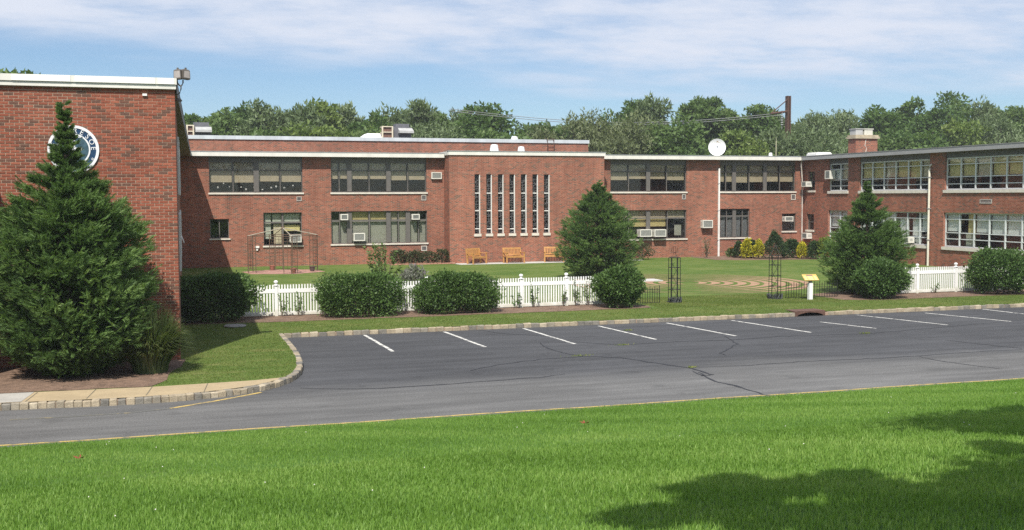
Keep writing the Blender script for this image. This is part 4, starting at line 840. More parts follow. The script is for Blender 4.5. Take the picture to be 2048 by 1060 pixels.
# ---------------------------------------------------------------- iron garden pieces
def iron_fence(label, x0, x1, Y, n):
    t = thing('iron_garden_fence', label, 'fence', 'low iron fences beside the gateway', loc=(x0, Y, .125)); L = x1 - x0
    for k in range(n + 1):
        u = L * k / n; h = .68 if k in (0, n) else (.66 if k % 2 else .60); MB().tube([(u, 0, 0), (u, 0, h)], .011 if k not in (0, n) else .014, 5).build('bar', iron, t)
    for z in (.03, .43, .53): MB().tube([(0, 0, z), (L, 0, z)], .009, 5).build('rail', iron, t)
iron_fence('low black iron fence left of the gateway by a rounded shrub', 16.35, 18.05, 38.1, 17); iron_fence('low black iron fence right of the gateway behind the sign', 23.55, 25.9, 38.1, 20)
def obelisk(x, Y, label, ball):
    t = thing('iron_obelisk', label, 'trellis', 'iron trellis columns at the gateway', loc=(x, Y, .125)); r = .22; H = 1.72
    for k in range(6):
        a = math.pi / 6 + k * math.pi / 3; MB().tube([(r * 1.05 * math.cos(a), r * 1.05 * math.sin(a), 0), (r * math.cos(a), r * math.sin(a), H)], .014, 5).build('upright', iron, t)
    for z in (.12, .5, .92, 1.34, H):
        MB().tube([(r * math.cos(q * math.pi / 6), r * math.sin(q * math.pi / 6), z) for q in range(13)], .009, 4, False).build('hoop', iron, t)
    for k in range(3):
        a = k * math.pi / 1.5; m_ = MB(); m_.tube([((r * .6) * math.cos(a + s * .9), (r * .6) * math.sin(a + s * .9), .15 + s * .2) for s in range(8)], .008, 4); m_.build('scroll', iron, t)
    m_ = MB(); rr = random.Random(int(x))
    for k in range(26):
        a = rr.uniform(0, 6.28); q = r * rr.uniform(.9, 1.5); m_.tube([(q * math.cos(a), q * math.sin(a), .0), (q * math.cos(a + .4), q * math.sin(a + .4), .16 + rr.uniform(0, .06)), (q * .8 * math.cos(a + .9), q * .8 * math.sin(a + .9), .06)], .012, 4)
    m_.build('base_scrollwork', mat('weathered_iron', (.05, .055, .058), .6), t)
    MB().lathe([(r * 1.35, -.02), (r * 1.35, .03)], (0, 0, 0), 12).build('foot_plate', iron, t)
    if ball:
        m_ = MB(); m_.tube([(-.12, 0, H), (-.04, 0, H + .16), (0, 0, H + .2)], .008, 4); m_.tube([(.12, 0, H), (.04, 0, H + .16), (0, 0, H + .2)], .008, 4)
        for k in range(4):
            a = k * math.pi / 4; m_.tube([(.13 * math.cos(q * math.pi / 8) * math.cos(a), .13 * math.cos(q * math.pi / 8) * math.sin(a), H + .31 + .13 * math.sin(q * math.pi / 8)) for q in range(17)], .006, 4, False)
        m_.build('ball_finial', rust, t)
    else:
        m_ = MB()
        for k in range(6): a = k * math.pi / 3; m_.tube([(r * math.cos(a), r * math.sin(a), H), (r * .5 * math.cos(a), r * .5 * math.sin(a), H + .2), (0, 0, H + .42)], .008, 4)
        m_.build('ball_finial', iron, t)
obelisk(18.72, 38.2, 'tall black iron trellis column with wire ball, left of the gateway', True); obelisk(23.1, 38.2, 'tall black iron trellis column right of the gateway, near the sign', False)
# garden sign
sg = thing('garden_sign', 'yellow slanted garden sign on a square white post', 'sign', loc=(24.16, 37.35, .125))
bx('post', mat('sign_post_white', (.80, .80, .78), .5, .05), sg, (-.075, -.075, 0), (.075, .075, .66)); bx('neck', mat('sign_neck', (.30, .28, .24), .5), sg, (-.05, -.05, .66), (.05, .05, .80))
pl_ = bx('plaque', mat('gold_plaque', (.60, .40, .12), .5, .08, 6.), sg, (-.30, -.18, .86), (.30, .18, .885)); pl_.rotation_euler = (.62, 0, -.12)
def plate(name, m, x0, x1, y0, y1):
    o = bx(name, m, sg, (x0, y0, .8855), (x1, y1, .889)); c = Vector((0, 0, .8725)); Rm = (Matrix.Rotation(-.12, 3, 'Z') @ Matrix.Rotation(.62, 3, 'X')); o.location = c + Rm @ (Vector(o.location) - c); o.rotation_euler = (.62, 0, -.12)
cream_p = mat('cream_print', (.75, .58, .32), .5); brown_p = mat('brown_print', (.23, .14, .12), .5)
plate('title_print', brown_p, -.14, .13, .08, .15)
for r in range(4):
    for x0, x1 in ((-.27, -.15), (-.11, .10), (.15, .26)): plate('print_block', cream_p, x0, x1 - .02 * (r % 2), -.15 + r * .055, -.15 + r * .055 + .03)

# storm drain
dr_ = thing('storm_drain', 'rusty kerb inlet storm drain with dark arched mouth', 'drain'); WORLD.append(dr_)
ir = mat('rusty_cast_iron', (.115, .062, .045), .8, .25, 9., .4); dk = mat('drain_void', (.01, .01, .01), 1.); m_ = MB(); n = 16; a, b = DRAIN
arch = lambda t: .02 + .105 * math.sin(math.pi * t) ** .6
for k in range(n):
    t0_, t1_ = k / n, (k + 1) / n; u0 = a + .08 + (b - a - .16) * t0_; u1 = a + .08 + (b - a - .16) * t1_
    m_.quad((u0, 33.28, arch(t0_)), (u1, 33.28, arch(t1_)), (u1, 33.28, .165), (u0, 33.28, .165)); m_.quad((u0, 33.28, arch(t0_)), (u0, 33.6, arch(t0_)), (u1, 33.6, arch(t1_)), (u1, 33.28, arch(t1_)))
m_.box((a, 33.279, -.02), (a + .08, 33.6, .165)); m_.box((b - .08, 33.279, -.02), (b, 33.6, .165)); m_.box((a, 33.30, .166), (b, 33.95, .178)); m_.build('hood', ir, dr_)
m_ = MB(); m_.quad((a + .08, 33.55, -.1), (b - .08, 33.55, -.1), (b - .08, 33.55, .15), (a + .08, 33.55, .15)); m_.quad((a + .08, 33.26, .006), (b - .08, 33.26, .006), (b - .08, 33.55, .006), (a + .08, 33.55, .006)); m_.build('throat', dk, dr_)

# ---------------------------------------------------------------- courtyard: benches, gazebo, labyrinth
teak = mat('golden_wood', (.46, .235, .075), .5, .18, 7., .2, fine=.12)
def bench(loc, rz, label):
    t = thing('garden_bench', label, 'bench', 'golden wood benches before the chapel', loc=loc, rz=rz); W = 1.25
    for sx in (-1, 1):
        x = sx * (W / 2 - .04)
        m_ = MB(); m_.box((x - .035, -.52, 0), (x + .035, -.45, .62)); m_.build('leg', teak, t)
        m_ = MB(); i = len(m_.v); m_.v += [(x - .035, -.06, 0), (x + .035, -.06, 0), (x + .035, .02, 0), (x - .035, .02, 0), (x - .035, -.02, .42), (x + .035, -.02, .42), (x + .035, .06, .42), (x - .035, .06, .42), (x - .035, .10, .93), (x + .035, .10, .93), (x + .035, .15, .93), (x - .035, .15, .93)]
        for b_ in (0, 4): m_.f += [(b_, b_ + 1, b_ + 5, b_ + 4), (b_ + 1, b_ + 2, b_ + 6, b_ + 5), (b_ + 2, b_ + 3, b_ + 7, b_ + 6), (b_ + 3, b_, b_ + 4, b_ + 7)]
        m_.f += [(8, 9, 10, 11), (0, 3, 2, 1)]; m_.build('leg', teak, t)
        bx('armrest', teak, t, (x - .045, -.55, .62), (x + .045, .05, .66))
    bx('apron', teak, t, (-W / 2 + .075, -.50, .33), (W / 2 - .075, -.47, .40))
    for k in range(6): y = -.50 + k * .083; bx('seat_slat', teak, t, (-W / 2 + .005, y, .405), (W / 2 - .005, y + .062, .43))
    def back(name, x0, x1, z0, z1):
        y0 = .03 + (z0 - .42) * .175; y1 = .03 + (z1 - .42) * .175; m_ = MB(); m_.v += [(x0, y0, z0), (x1, y0, z0), (x1, y0 + .03, z0), (x0, y0 + .03, z0), (x0, y1, z1), (x1, y1, z1), (x1, y1 + .03, z1), (x0, y1 + .03, z1)]
        m_.f += [(0, 3, 2, 1), (4, 5, 6, 7), (0, 1, 5, 4), (1, 2, 6, 5), (2, 3, 7, 6), (3, 0, 4, 7)]; m_.build(name, teak, t)
    back('top_rail', -W / 2 + .03, W / 2 - .03, .84, .93); back('bottom_rail', -W / 2 + .075, W / 2 - .075, .47, .53)
    for k in range(11): x = -W / 2 + .13 + (W - .26) * k / 10; back('back_slat', x - .024, x + .024, .531, .839)
pv = tag(sheet('path', [(17.1, 63.65), (23, 63.55), (29.2, 64.0), (29.2, 65.09), (16.9, 65.09)], concrete, z=.132), kind='structure')
bench((18.15, 64.55, .133), .55, 'leftmost golden wood bench, turned towards the right'); bench((20.62, 64.6, .133), .12, 'middle golden wood bench facing the lawn'); bench((23.35, 64.6, .133), -.30, 'rightmost golden wood bench, partly behind the middle conifer')
# brick border at the foundation bed
edge_b = thing('bed_edging', 'low brick edging in front of the reddish shrubs left of the chapel', 'edging'); WORLD.append(edge_b)
for k in range(18):
    x = 13.0 + k * .225; y = 64.75 - .03 * math.sin(k) ; bx('brick', mat('edging_brick', (.38, .20, .14), .9, .2, 9.), edge_b, (x, y, .1), (x + .205, y + .1, .21 + random.uniform(-.01, .01)), random.uniform(-.06, .06))
# gazebo
gz = thing('iron_gazebo', 'open rusty iron gazebo frame with ladder posts on a brick pad', 'gazebo', loc=(6.35, 61.2, .14)); wf = mat('weathered_brown_iron', (.13, .085, .055), .8, .25, 8.)
RG, HG = 1.95, 1.98
for k in range(4):
    a = math.radians(200 + 90 * k - 12); c = Vector((RG * math.cos(a), RG * math.sin(a), 0))
    for s in (-1, 1):
        tdir = Vector((math.cos(a + math.pi - s * math.pi / 4), math.sin(a + math.pi - s * math.pi / 4), 0)); p0 = c + tdir * .05; p1 = c + tdir * .52
        for p in (p0, p1): MB().tube([p, p + Vector((0, 0, HG))], .022, 5).build('post', wf, gz)
        m_ = MB()
        for q in range(10): z = .22 + q * .185; m_.tube([p0 + Vector((0, 0, z)), p1 + Vector((0, 0, z))], .010, 4)
        m_.tube([(p0 + p1) / 2 + Vector((0, 0, .2)), (p0 + p1) / 2 + Vector((0, 0, HG - .1))], .010, 4); m_.build('ladder_panel', wf, gz)
    MB().tube([c + Vector((0, 0, HG)), (0, 0, HG + .42)], .026, 5).build('rafter', mat('bleached_wood', (.36, .32, .25), .9, .2), gz)
    a2 = a + math.pi / 2; c2 = Vector((RG * math.cos(a2), RG * math.sin(a2), 0)); MB().tube([c + Vector((0, 0, HG)), c2 + Vector((0, 0, HG))], .018, 5).build('beam', wf, gz)
MB().lathe([(.06, 0), (.07, .05), (.02, .12)], (0, 0, HG + .38), 8).build('finial', wf, gz)
pad_m = mat('pink_paver', (.36, .20, .16), .9, .18, 3., .4, fine=.15)
tag(sheet('patio', [(6.35 + 2.35 * math.cos(math.radians(a)), 61.2 + 2.0 * math.sin(math.radians(a)), 0) for a in range(-20, 340, 60)], pad_m, z=.131), kind='structure')
pot = mat('terracotta', (.30, .12, .08), .8)
for k, (x, y, r, lab) in enumerate(((6.75, 59.95, .16, 'terracotta pot at the front corner of the gazebo'), (5.9, 62.7, .14, 'terracotta pot at the back corner of the gazebo'), (7.9, 61.0, .15, 'dark round pot at the right corner of the gazebo'))):
    tag(MB().lathe([(r * .7, 0), (r, .22), (r * 1.1, .22), (r * 1.1, .27), (r * .9, .27), (r * .85, .22)], (x, y, .135), 14).build('flower_pot', pot if k < 2 else mat('dark_pot', (.08, .055, .05), .7)), lab, 'pot', 'pots round the gazebo')
# labyrinth: concentric paver circuits with turns left as grass
LC = Vector((23.6, 46.6)); pav = mat('labyrinth_paver', (.33, .205, .125), .9, .18, 2.5, .4, fine=.18)
lab = thing('lawn_labyrinth', 'circular brick labyrinth of concentric paths set in the lawn', 'labyrinth', loc=(LC.x, LC.y, .125)); rl = random.Random(5)
for k in range(9):
    ro = 5.65 - .60 * k; ri = ro - .27; gaps = [] if k == 0 else [(232 + 14 * (k % 2), 3 + k * .9)] + ([(160, 30)] if k > 7 else [])
    seg = 120; m_ = MB(); run = [j for j in range(seg)]
    keepj = [not any(abs((360 * (j + .5) / seg - g + 180) % 360 - 180) < w for g, w in gaps) for j in range(seg)]
    st = next((j for j in range(seg) if not keepj[j]), 0)
    for q in range(seg + 1):
        j = (st + q) % seg
        if q == seg or not keepj[j]:
            if m_.v: m_.build('ring_path', pav, lab); m_ = MB()
            continue
        a, b = 2 * math.pi * j / seg, 2 * math.pi * (j + 1) / seg; lw = lambda q: .045 + (.36 if math.cos(q + .47) > 0 else .31) * abs(math.cos(q + .47)) ** 1.5; w0 = ro - lw(a); w1 = ro - lw(b)
        m_.quad((w0 * math.cos(a), w0 * math.sin(a), .007), (ro * math.cos(a), ro * math.sin(a), .007), (ro * math.cos(b), ro * math.sin(b), .007), (w1 * math.cos(b), w1 * math.sin(b), .007))
m_ = MB(); c = onG(1288, 561, .14); m_.box((c.x - 1.3, c.y - .55, .10), (c.x + .75, c.y + .55, .175)); tag(m_.build('stone_slab', mat('pale_slab', (.50, .49, .47), .8, .1, 2.)), 'pale flat stone slab on the lawn beside the labyrinth', 'slab')
# grey stone lid on the left lawn
c = onG(470, 653, .13); m_ = MB(); m_.lathe([(.34, 0), (.36, .03), (.33, .055), (.1, .062)], (c.x, c.y, .125), 18); tag(m_.build('stone_cover', mat('dull_stone', (.26, .25, .23), .9, .2, 6.)), 'round pale stone cover lying in the shaded left lawn', 'cover')

# ---------------------------------------------------------------- planting
LM = dict(
    cypress=mat_leaf('cypress', (.052, .105, .028), (.122, .210, .056), (.23, .33, .105), .40),
    hedge=mat_leaf('hedge_leaf', (.045, .092, .024), (.095, .172, .042), (.175, .26, .078), .36),
    yew=mat_leaf('yew', (.022, .048, .016), (.040, .080, .022), (.065, .115, .034), .18),
    golden=mat_leaf('golden_leaf', (.30, .31, .02), (.58, .52, .03), (.78, .66, .06), .35),
    nandina=mat_leaf('nandina', (.05, .05, .022), (.075, .095, .035), (.17, .075, .05), .25),
    lavender=mat_leaf('lavender', (.12, .14, .10), (.19, .20, .16), (.28, .21, .28), .25),
    yellowgreen=mat_leaf('yellowgreen', (.08, .13, .02), (.16, .22, .03), (.36, .34, .05), .3),
    rose=mat_leaf('rose_leaf', (.05, .10, .03), (.09, .17, .05), (.15, .24, .08), .35),
    straw=mat_leaf('straw', (.14, .13, .05), (.20, .18, .08), (.26, .23, .12), .3),
    maiden=mat_leaf('maiden_grass', (.06, .10, .03), (.12, .165, .055), (.23, .225, .10), .36),
    oak=mat_leaf('oak', (.050, .098, .022), (.094, .170, .038), (.155, .225, .058), .40),
    maple=mat_leaf('maple', (.070, .126, .034), (.125, .200, .054), (.190, .260, .084), .40),
    silver=mat_leaf('silver_maple', (.085, .130, .050), (.155, .215, .092), (.27, .33, .19), .36),
    olive=mat_leaf('olive_willow', (.105, .130, .056), (.165, .200, .088), (.235, .27, .135), .36),
    lime=mat_leaf('lime_tree', (.095, .150, .030), (.160, .230, .050), (.24, .30, .085), .40),
    shade=mat_leaf('shade_tree', (.03, .06, .015), (.05, .10, .02), (.08, .14, .03), .25),
    turf=mat_leaf('turf', (.118, .220, .030), (.188, .335, .060), (.31, .445, .115), .45, .5, .3),
    mown=mat_leaf('mown', (.10, .150, .030), (.165, .215, .052), (.28, .265, .11), .36, .6, .2))
def interp(t, prof): return np.interp(t, [p[0] for p in prof], [p[1] for p in prof])
def conifer(label, x, y, ztop, R, nbr, nsp, slen, prof, seed, lean=0.):
    rng = np.random.default_rng(seed); z0 = .13; H = ztop - z0
    t = thing('conifer_tree', label, 'tree', 'feathery conifers in the school garden', loc=(x, y, z0))
    tb = rng.random(nbr * 3); keep = rng.random(nbr * 3) < (interp(tb, prof) * .9 + .12 + .28 * (tb > .68)); tb = tb[keep][:nbr]; nb = len(tb)
    az = rng.random(nb) * 2 * np.pi; L = R * interp(tb, prof) * rng.uniform(.70, 1.13, nb); L = np.maximum(L, .10); rise = rng.uniform(.20, .55, nb) + .5 * np.clip(tb - .6, 0, 1)
    out = np.stack([np.cos(az), np.sin(az), np.zeros(nb)], 1); lat = np.stack([-np.sin(az), np.cos(az), np.zeros(nb)], 1)
    base = np.stack([lean * tb, np.zeros(nb), np.clip(tb * H - L * rise * .55, .05, H)], 1)
    bt = rng.random(nb)
    s = 1 - rng.random((nb, nsp)) ** 1.35 * .82
    P = base[:, None] + out[:, None] * (L[:, None] * s)[..., None]
    P[..., 2] += L[:, None] * rise[:, None] * s ** 1.5
    lo = rng.normal(size=(nb, nsp)) * .15 * L[:, None] * (1.15 - .55 * s); P += lat[:, None] * lo[..., None]; P[..., 2] += rng.normal(size=(nb, nsp)) * .045 * L[:, None] - .05 * np.abs(lo)
    D = out[:, None] * rng.uniform(.5, 1., (nb, nsp))[..., None] + lat[:, None] * (np.sign(lo) * rng.uniform(0, .8, (nb, nsp)))[..., None]; D[..., 2] += rng.uniform(-.15, .6, (nb, nsp)) + .5 * tb[:, None]
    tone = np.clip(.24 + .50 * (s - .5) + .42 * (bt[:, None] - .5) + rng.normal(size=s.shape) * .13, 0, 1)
    P = P.reshape(-1, 3); D = unit(D.reshape(-1, 3)); tone = tone.ravel(); ok = P[:, 2] > .04; P, D, tone = P[ok], D[ok], tone[ok]; n = len(P)
    # the leading shoot
    m = 40; zt = rng.uniform(.86, 1., m) * H; P = np.concatenate([P, np.stack([lean * zt / H + rng.normal(size=m) * .03, rng.normal(size=m) * .03, zt - slen * .5], 1)]); D = np.concatenate([D, unit(np.stack([rng.normal(size=m) * .5, rng.normal(size=m) * .5, np.full(m, 1.)], 1))]); tone = np.concatenate([tone, rng.uniform(.3, .7, m)]); n += m
    S = unit(np.cross(D, rng.normal(size=(n, 3)))); sl = slen * rng.uniform(.65, 1.3, n) * np.concatenate([np.repeat(.40 + .60 * np.clip(L / R / .5, 0, 1), nsp)[ok], np.full(m, .38)]); parts = [slivers(P, D, sl, sl * .12, tone, rng)]
    for k, (f, ang, ln) in enumerate(((.08, .8, .55), (.14, -.8, .55), (.28, .7, .50), (.34, -.7, .50), (.48, .62, .42), (.54, -.62, .42), (.68, .55, .32), (.74, -.55, .30))):
        parts.append(slivers(P + D * (sl * f)[:, None], D * math.cos(ang) + S * math.sin(ang), sl * ln, sl * .12, np.clip(tone + rng.normal(size=n) * .07, 0, 1), rng))
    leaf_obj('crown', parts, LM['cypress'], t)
    tr = MB(); tr.tube([(0, 0, -.1), (lean * .3, 0, H * .3), (lean * .7, 0, H * .7), (lean, 0, H * .97)], [R * .07, R * .05, R * .025, .008], 8)
    for k in range(0, nb, max(nb // 70, 1)):
        b0 = Vector(base[k]); e = Vector(base[k] + out[k] * L[k] * .85); e.z += L[k] * rise[k] * .78; tr.tube([b0, e], [R * .016, R * .004], 4, False)
    tr.build('trunk', bark, t); return t
PROF_A = [(0, .45), (.05, .72), (.12, .92), (.22, 1), (.35, .97), (.47, .92), (.56, .76), (.64, .56), (.72, .33), (.80, .185), (.88, .10), (.95, .045), (1, .015)]
PROF_B = [(0, .75), (.08, .93), (.2, 1), (.38, .95), (.52, .85), (.64, .66), (.76, .42), (.88, .2), (.96, .08), (1, .03)]
PROF_C = [(0, .70), (.08, .9), (.2, 1), (.34, .95), (.48, .80), (.60, .58), (.72, .40), (.82, .28), (.90, .10), (1, .03)]
conifer('very large feathery conifer in front of the left brick wall and seal', -2.0, 27.15, onY(137, 208, 27.15).z, 1.76, 480, 62, .215, PROF_A, 3, -.05)
conifer('broad conifer in the middle of the courtyard beside the chapel', onY(1196, 500, 51).x, 51., onY(1192, 362, 51.).z, 1.92, 460, 34, .23, PROF_B, 4)
conifer('slender topped conifer at the right of the gateway behind the rounded shrub', onY(1733, 500, 38.9).x, 38.9, onY(1735, 366, 38.9).z, 1.74, 480, 36, .205, PROF_C, 5)

def bush(name, label, cat, x, y, w, d, h, n, leaf, m, group=None, seed=1, e=2.7, z0=.13, taper=0., stems=6, up=.35, rough=.15, cone=0.):
    rng = np.random.default_rng(seed * 97 + 5); t = thing(name, label, cat, group, loc=(x, y, z0))
    v = unit(rng.normal(size=(n, 3))); v[:, 2] = np.where((v[:, 2] < -.8), -v[:, 2], v[:, 2])
    ra = (np.abs(v) ** e).sum(1) ** (-1 / e)
    ph = rng.uniform(0, 6.28, 6); lump = rough * (np.sin(4 * v[:, 0] + ph[0] + 3 * v[:, 2]) + np.sin(5 * v[:, 1] + ph[1] - 4 * v[:, 2]) + .8 * np.sin(9 * v[:, 0] + ph[2]) * np.sin(8 * v[:, 2] + ph[3])) / 2
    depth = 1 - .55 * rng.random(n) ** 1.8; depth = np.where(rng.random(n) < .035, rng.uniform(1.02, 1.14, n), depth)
    P = v * (ra * (1 + lump) * depth)[:, None] + rng.normal(size=(n, 3)) * .02
    tz = (P[:, 2] + 1) / 2; sc = (1 - cone * np.clip(tz, 0, 1)) * (1 - taper * np.clip(.45 - tz, 0, 1))
    P = np.stack([P[:, 0] * w / 2 * sc, P[:, 1] * d / 2 * sc, np.maximum(tz * h, .03)], 1)
    A = v + rng.normal(size=(n, 3)) * .75; A[:, 2] += up
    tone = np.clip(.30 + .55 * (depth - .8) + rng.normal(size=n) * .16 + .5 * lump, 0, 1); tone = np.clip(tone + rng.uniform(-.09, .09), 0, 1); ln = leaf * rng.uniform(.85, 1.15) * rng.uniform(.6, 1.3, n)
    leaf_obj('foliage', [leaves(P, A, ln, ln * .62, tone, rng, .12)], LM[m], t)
    st = MB()
    for k in range(stems):
        a = rng.uniform(0, 6.28); r = rng.uniform(.2, .7); st.tube([(.12 * w * math.cos(a), .12 * d * math.sin(a), -.05), (r * .3 * w * math.cos(a), r * .3 * d * math.sin(a), h * .5), (r * .42 * w * math.cos(a + .3), r * .42 * d * math.sin(a + .3), h * .8)], [.022, .015, .006], 5)
    st.build('stem', bark, t); return t
HG_ = 'clipped shrubs along the picket fences'
bush('clipped_shrub', 'dark clipped shrub in the shade beside the left brick corner', 'shrub', 1.55, 37.45, 2.75, 1.7, 1.52, 11000, .10, 'hedge', HG_, 1, taper=.5)
bush('clipped_shrub', 'wide clipped shrub left of the narrow gap in the picket fence', 'shrub', onY(720, 600, 37.4).x, 37.4, 2.85, 1.55, 1.42, 15000, .10, 'hedge', HG_, 2, taper=.25, e=3.8)
bush('clipped_shrub', 'wide clipped shrub right of the narrow gap in the picket fence', 'shrub', onY(914, 600, 37.4).x, 37.4, 2.80, 1.55, 1.30, 15000, .10, 'hedge', HG_, 3, taper=.25, e=3.8)
bush('clipped_shrub', 'round clipped shrub at the right end of the long picket fence', 'shrub', onY(1236, 590, 37.2).x, 37.2, 1.70, 1.5, 1.40, 9500, .10, 'hedge', HG_, 4, e=2.4, taper=.5)
bush('clipped_shrub', 'round clipped shrub in front of the right conifer', 'shrub', onY(1761, 560, 36.9).x, 36.9, 1.98, 1.6, 1.45, 10000, .10, 'hedge', HG_, 5, e=2.3, taper=.5)
bush('clipped_shrub', 'largest clipped shrub at the right edge against the wing', 'shrub', onY(2002, 550, 37.0).x, 37.0, 2.75, 2.0, 1.78, 15000, .10, 'hedge', HG_, 6, e=2.4, taper=.5)
FB = 'foundation shrubs by the chapel'
for k, (px_, w_, h_, lab) in enumerate(((797, 1.1, .85, 'leftmost reddish foundation shrub by the chapel bed edging'), (828, 1.3, .75, 'second reddish foundation shrub from the left by the chapel'), (857, 1.2, .72, 'third reddish foundation shrub from the left by the chapel'), (886, 1.2, .85, 'reddish foundation shrub tucked into the chapel corner'))):
    bush('foundation_shrub', lab, 'shrub', onY(px_, 510, 65.6).x, 65.5, w_, .9, h_, 1000, .11, 'nandina', FB, 20 + k, e=2., rough=.2)
bush('foundation_shrub', 'reddish shrub under the paired air conditioners', 'shrub', onY(1286, 500, 64.6).x, 64.8, 1.5, 1.1, .95, 1100, .12, 'nandina', None, 26, e=2., rough=.2)
YW, GB = 'dark evergreen shrubs in the corner bed', 'golden shrubs in the corner bed'
for k, (px_, Y_, w_, h_, n_, lab, cn) in enumerate(((1478, 64.2, .80, 1.05, 1500, 'small dark evergreen at the left end of the corner bed', .2), (1504, 63.6, .95, 1.1, 1900, 'dark evergreen between the two leftmost golden shrubs', .25), (1550, 62.6, 2.1, 1.65, 4800, 'big cone shaped dark evergreen in the corner bed', .68), (1584, 63.0, 1.4, 1.15, 2600, 'dark evergreen right of the cone shaped one', .3), (1631, 61.6, 1.3, 1.05, 2400, 'rounded dark evergreen nearest the wing windows', .15))):
    bush('evergreen_shrub', lab, 'shrub', onY(px_, 500, Y_).x, Y_, w_, w_ * .9, h_, n_, .10, 'yew', YW, 30 + k, e=2.2, cone=cn)
for k, (px_, Y_, w_, h_, n_, m__, lab) in enumerate(((1493, 63.4, .58, 1.2, 800, 'golden', 'leftmost golden leaved shrub in the corner bed'), (1518, 62.9, .60, 1.15, 800, 'golden', 'second golden leaved shrub from the left in the corner bed'), (1604, 61.9, .58, 1.0, 800, 'golden', 'golden leaved shrub right of the dark evergreens'), (1655, 61.0, 1.35, 1.35, 1800, 'yellowgreen', 'yellow green shrub half hidden by the right conifer'))):
    bush('golden_shrub', lab, 'shrub', onY(px_, 500, Y_).x, Y_, w_, w_, h_, n_, .13, m__, GB, 40 + k, e=2., rough=.18, up=.8)
bush('day_lily', 'small clump of orange day lilies at the brick wall', 'flower', onY(1465, 505, 65.2).x, 65.2, .7, .6, .5, 260, .2, 'maiden', None, 50, up=1.6)
tl = MB(); c = onY(1464, 501, 65.1)
for k in range(4): tl.lathe([(.02, 0), (.06, .06), (.09, .09)], (c.x + random.uniform(-.15, .15), 65.0, c.z + random.uniform(-.1, .12)), 6)
o = tl.build('blossom', mat('lily_orange', (.75, .30, .03), .6), bpy.data.objects['day_lily']); o.matrix_parent_inverse = Matrix.Translation(-Vector(bpy.data.objects['day_lily'].location))
bush('lavender_bush', 'grey purple flowering bush behind the gap in the fence', 'shrub', onY(828, 545, 40.).x, 40.2, 1.5, 1.2, 1.4, 1500, .13, 'lavender', None, 51, e=2., rough=.22, up=1.)
# loose young tree behind the hedge
def twiggy(name, label, cat, x, y, H, R, nst, nl, leaf, m, seed, bend=.6):
    rng = np.random.default_rng(seed); t = thing(name, label, cat, None, loc=(x, y, .13)); st = MB(); PP, AA = [], []
    for k in range(nst):
        a = rng.uniform(0, 6.28); h = H * rng.uniform(.55, 1.0) if k else H; r = R * rng.uniform(.3, 1.) if k else .1
        pts = [Vector((0, 0, 0)), Vector((r * .3 * math.cos(a), r * .3 * math.sin(a), h * .4)), Vector((r * bend * math.cos(a), r * bend * math.sin(a), h * .75)), Vector((r * math.cos(a), r * math.sin(a), h))]
        st.tube(pts, [.025, .018, .011, .004] if cat != 'rose' else [.008, .006, .004, .002], 5)
        for q in range(nl):
            s_ = rng.uniform(.25, 1.) * 2.999; i = int(s_); p = pts[i].lerp(pts[i + 1], s_ - i); PP.append([p.x + rng.normal() * .06 * R, p.y + rng.normal() * .06 * R, p.z + rng.normal() * .05]); AA.append([math.cos(a) + rng.normal() * .8, math.sin(a) + rng.normal() * .8, rng.normal() * .6 + .2])
    st.build('stem', bark, t); PP, AA = np.array(PP), np.array(AA); ln = leaf * rng.uniform(.6, 1.3, len(PP)); leaf_obj('foliage', [leaves(PP, AA, ln, ln * .5, np.clip(rng.normal(.5, .2, len(PP)), 0, 1), rng)], LM[m], t)
twiggy('young_tree', 'loose young leafy tree rising behind the wide left shrub', 'tree', onY(770, 545, 42.).x, 42., onY(762, 490, 42).z - .1, .75, 12, 75, .13, 'maple', 60)
twiggy('bare_sapling', 'thin dry sapling against the brick left of the downspout', 'shrub', onY(1416, 510, 65.).x, 65.2, 1.35, .5, 12, 14, .10, 'straw', 61)
for k, (px_, h_, n_, lab) in enumerate(((563, .75, 40, 'thin climbing rose at the left post of the picket fence'), (597, .8, 40, 'thin climbing rose on the left picket panel'), (1033, .62, 60, 'leafy climbing rose left of the middle fence post'), (1068, .85, 60, 'leafy climbing rose just right of the middle fence post'), (1126, .6, 50, 'climbing rose left of the last open fence post'), (1150, .95, 70, 'tallest climbing rose right of the last open fence post'), (1176, 1.0, 50, 'climbing rose beside the round shrub at the fence end'), (1868, .4, 25, 'wispy climbing rose on the right fence'))):
    twiggy('climbing_rose', lab, 'rose', onY(px_, 600, 38.12).x, 38.1, h_, .28, 5, n_ // 3, .09, 'rose', 70 + k)
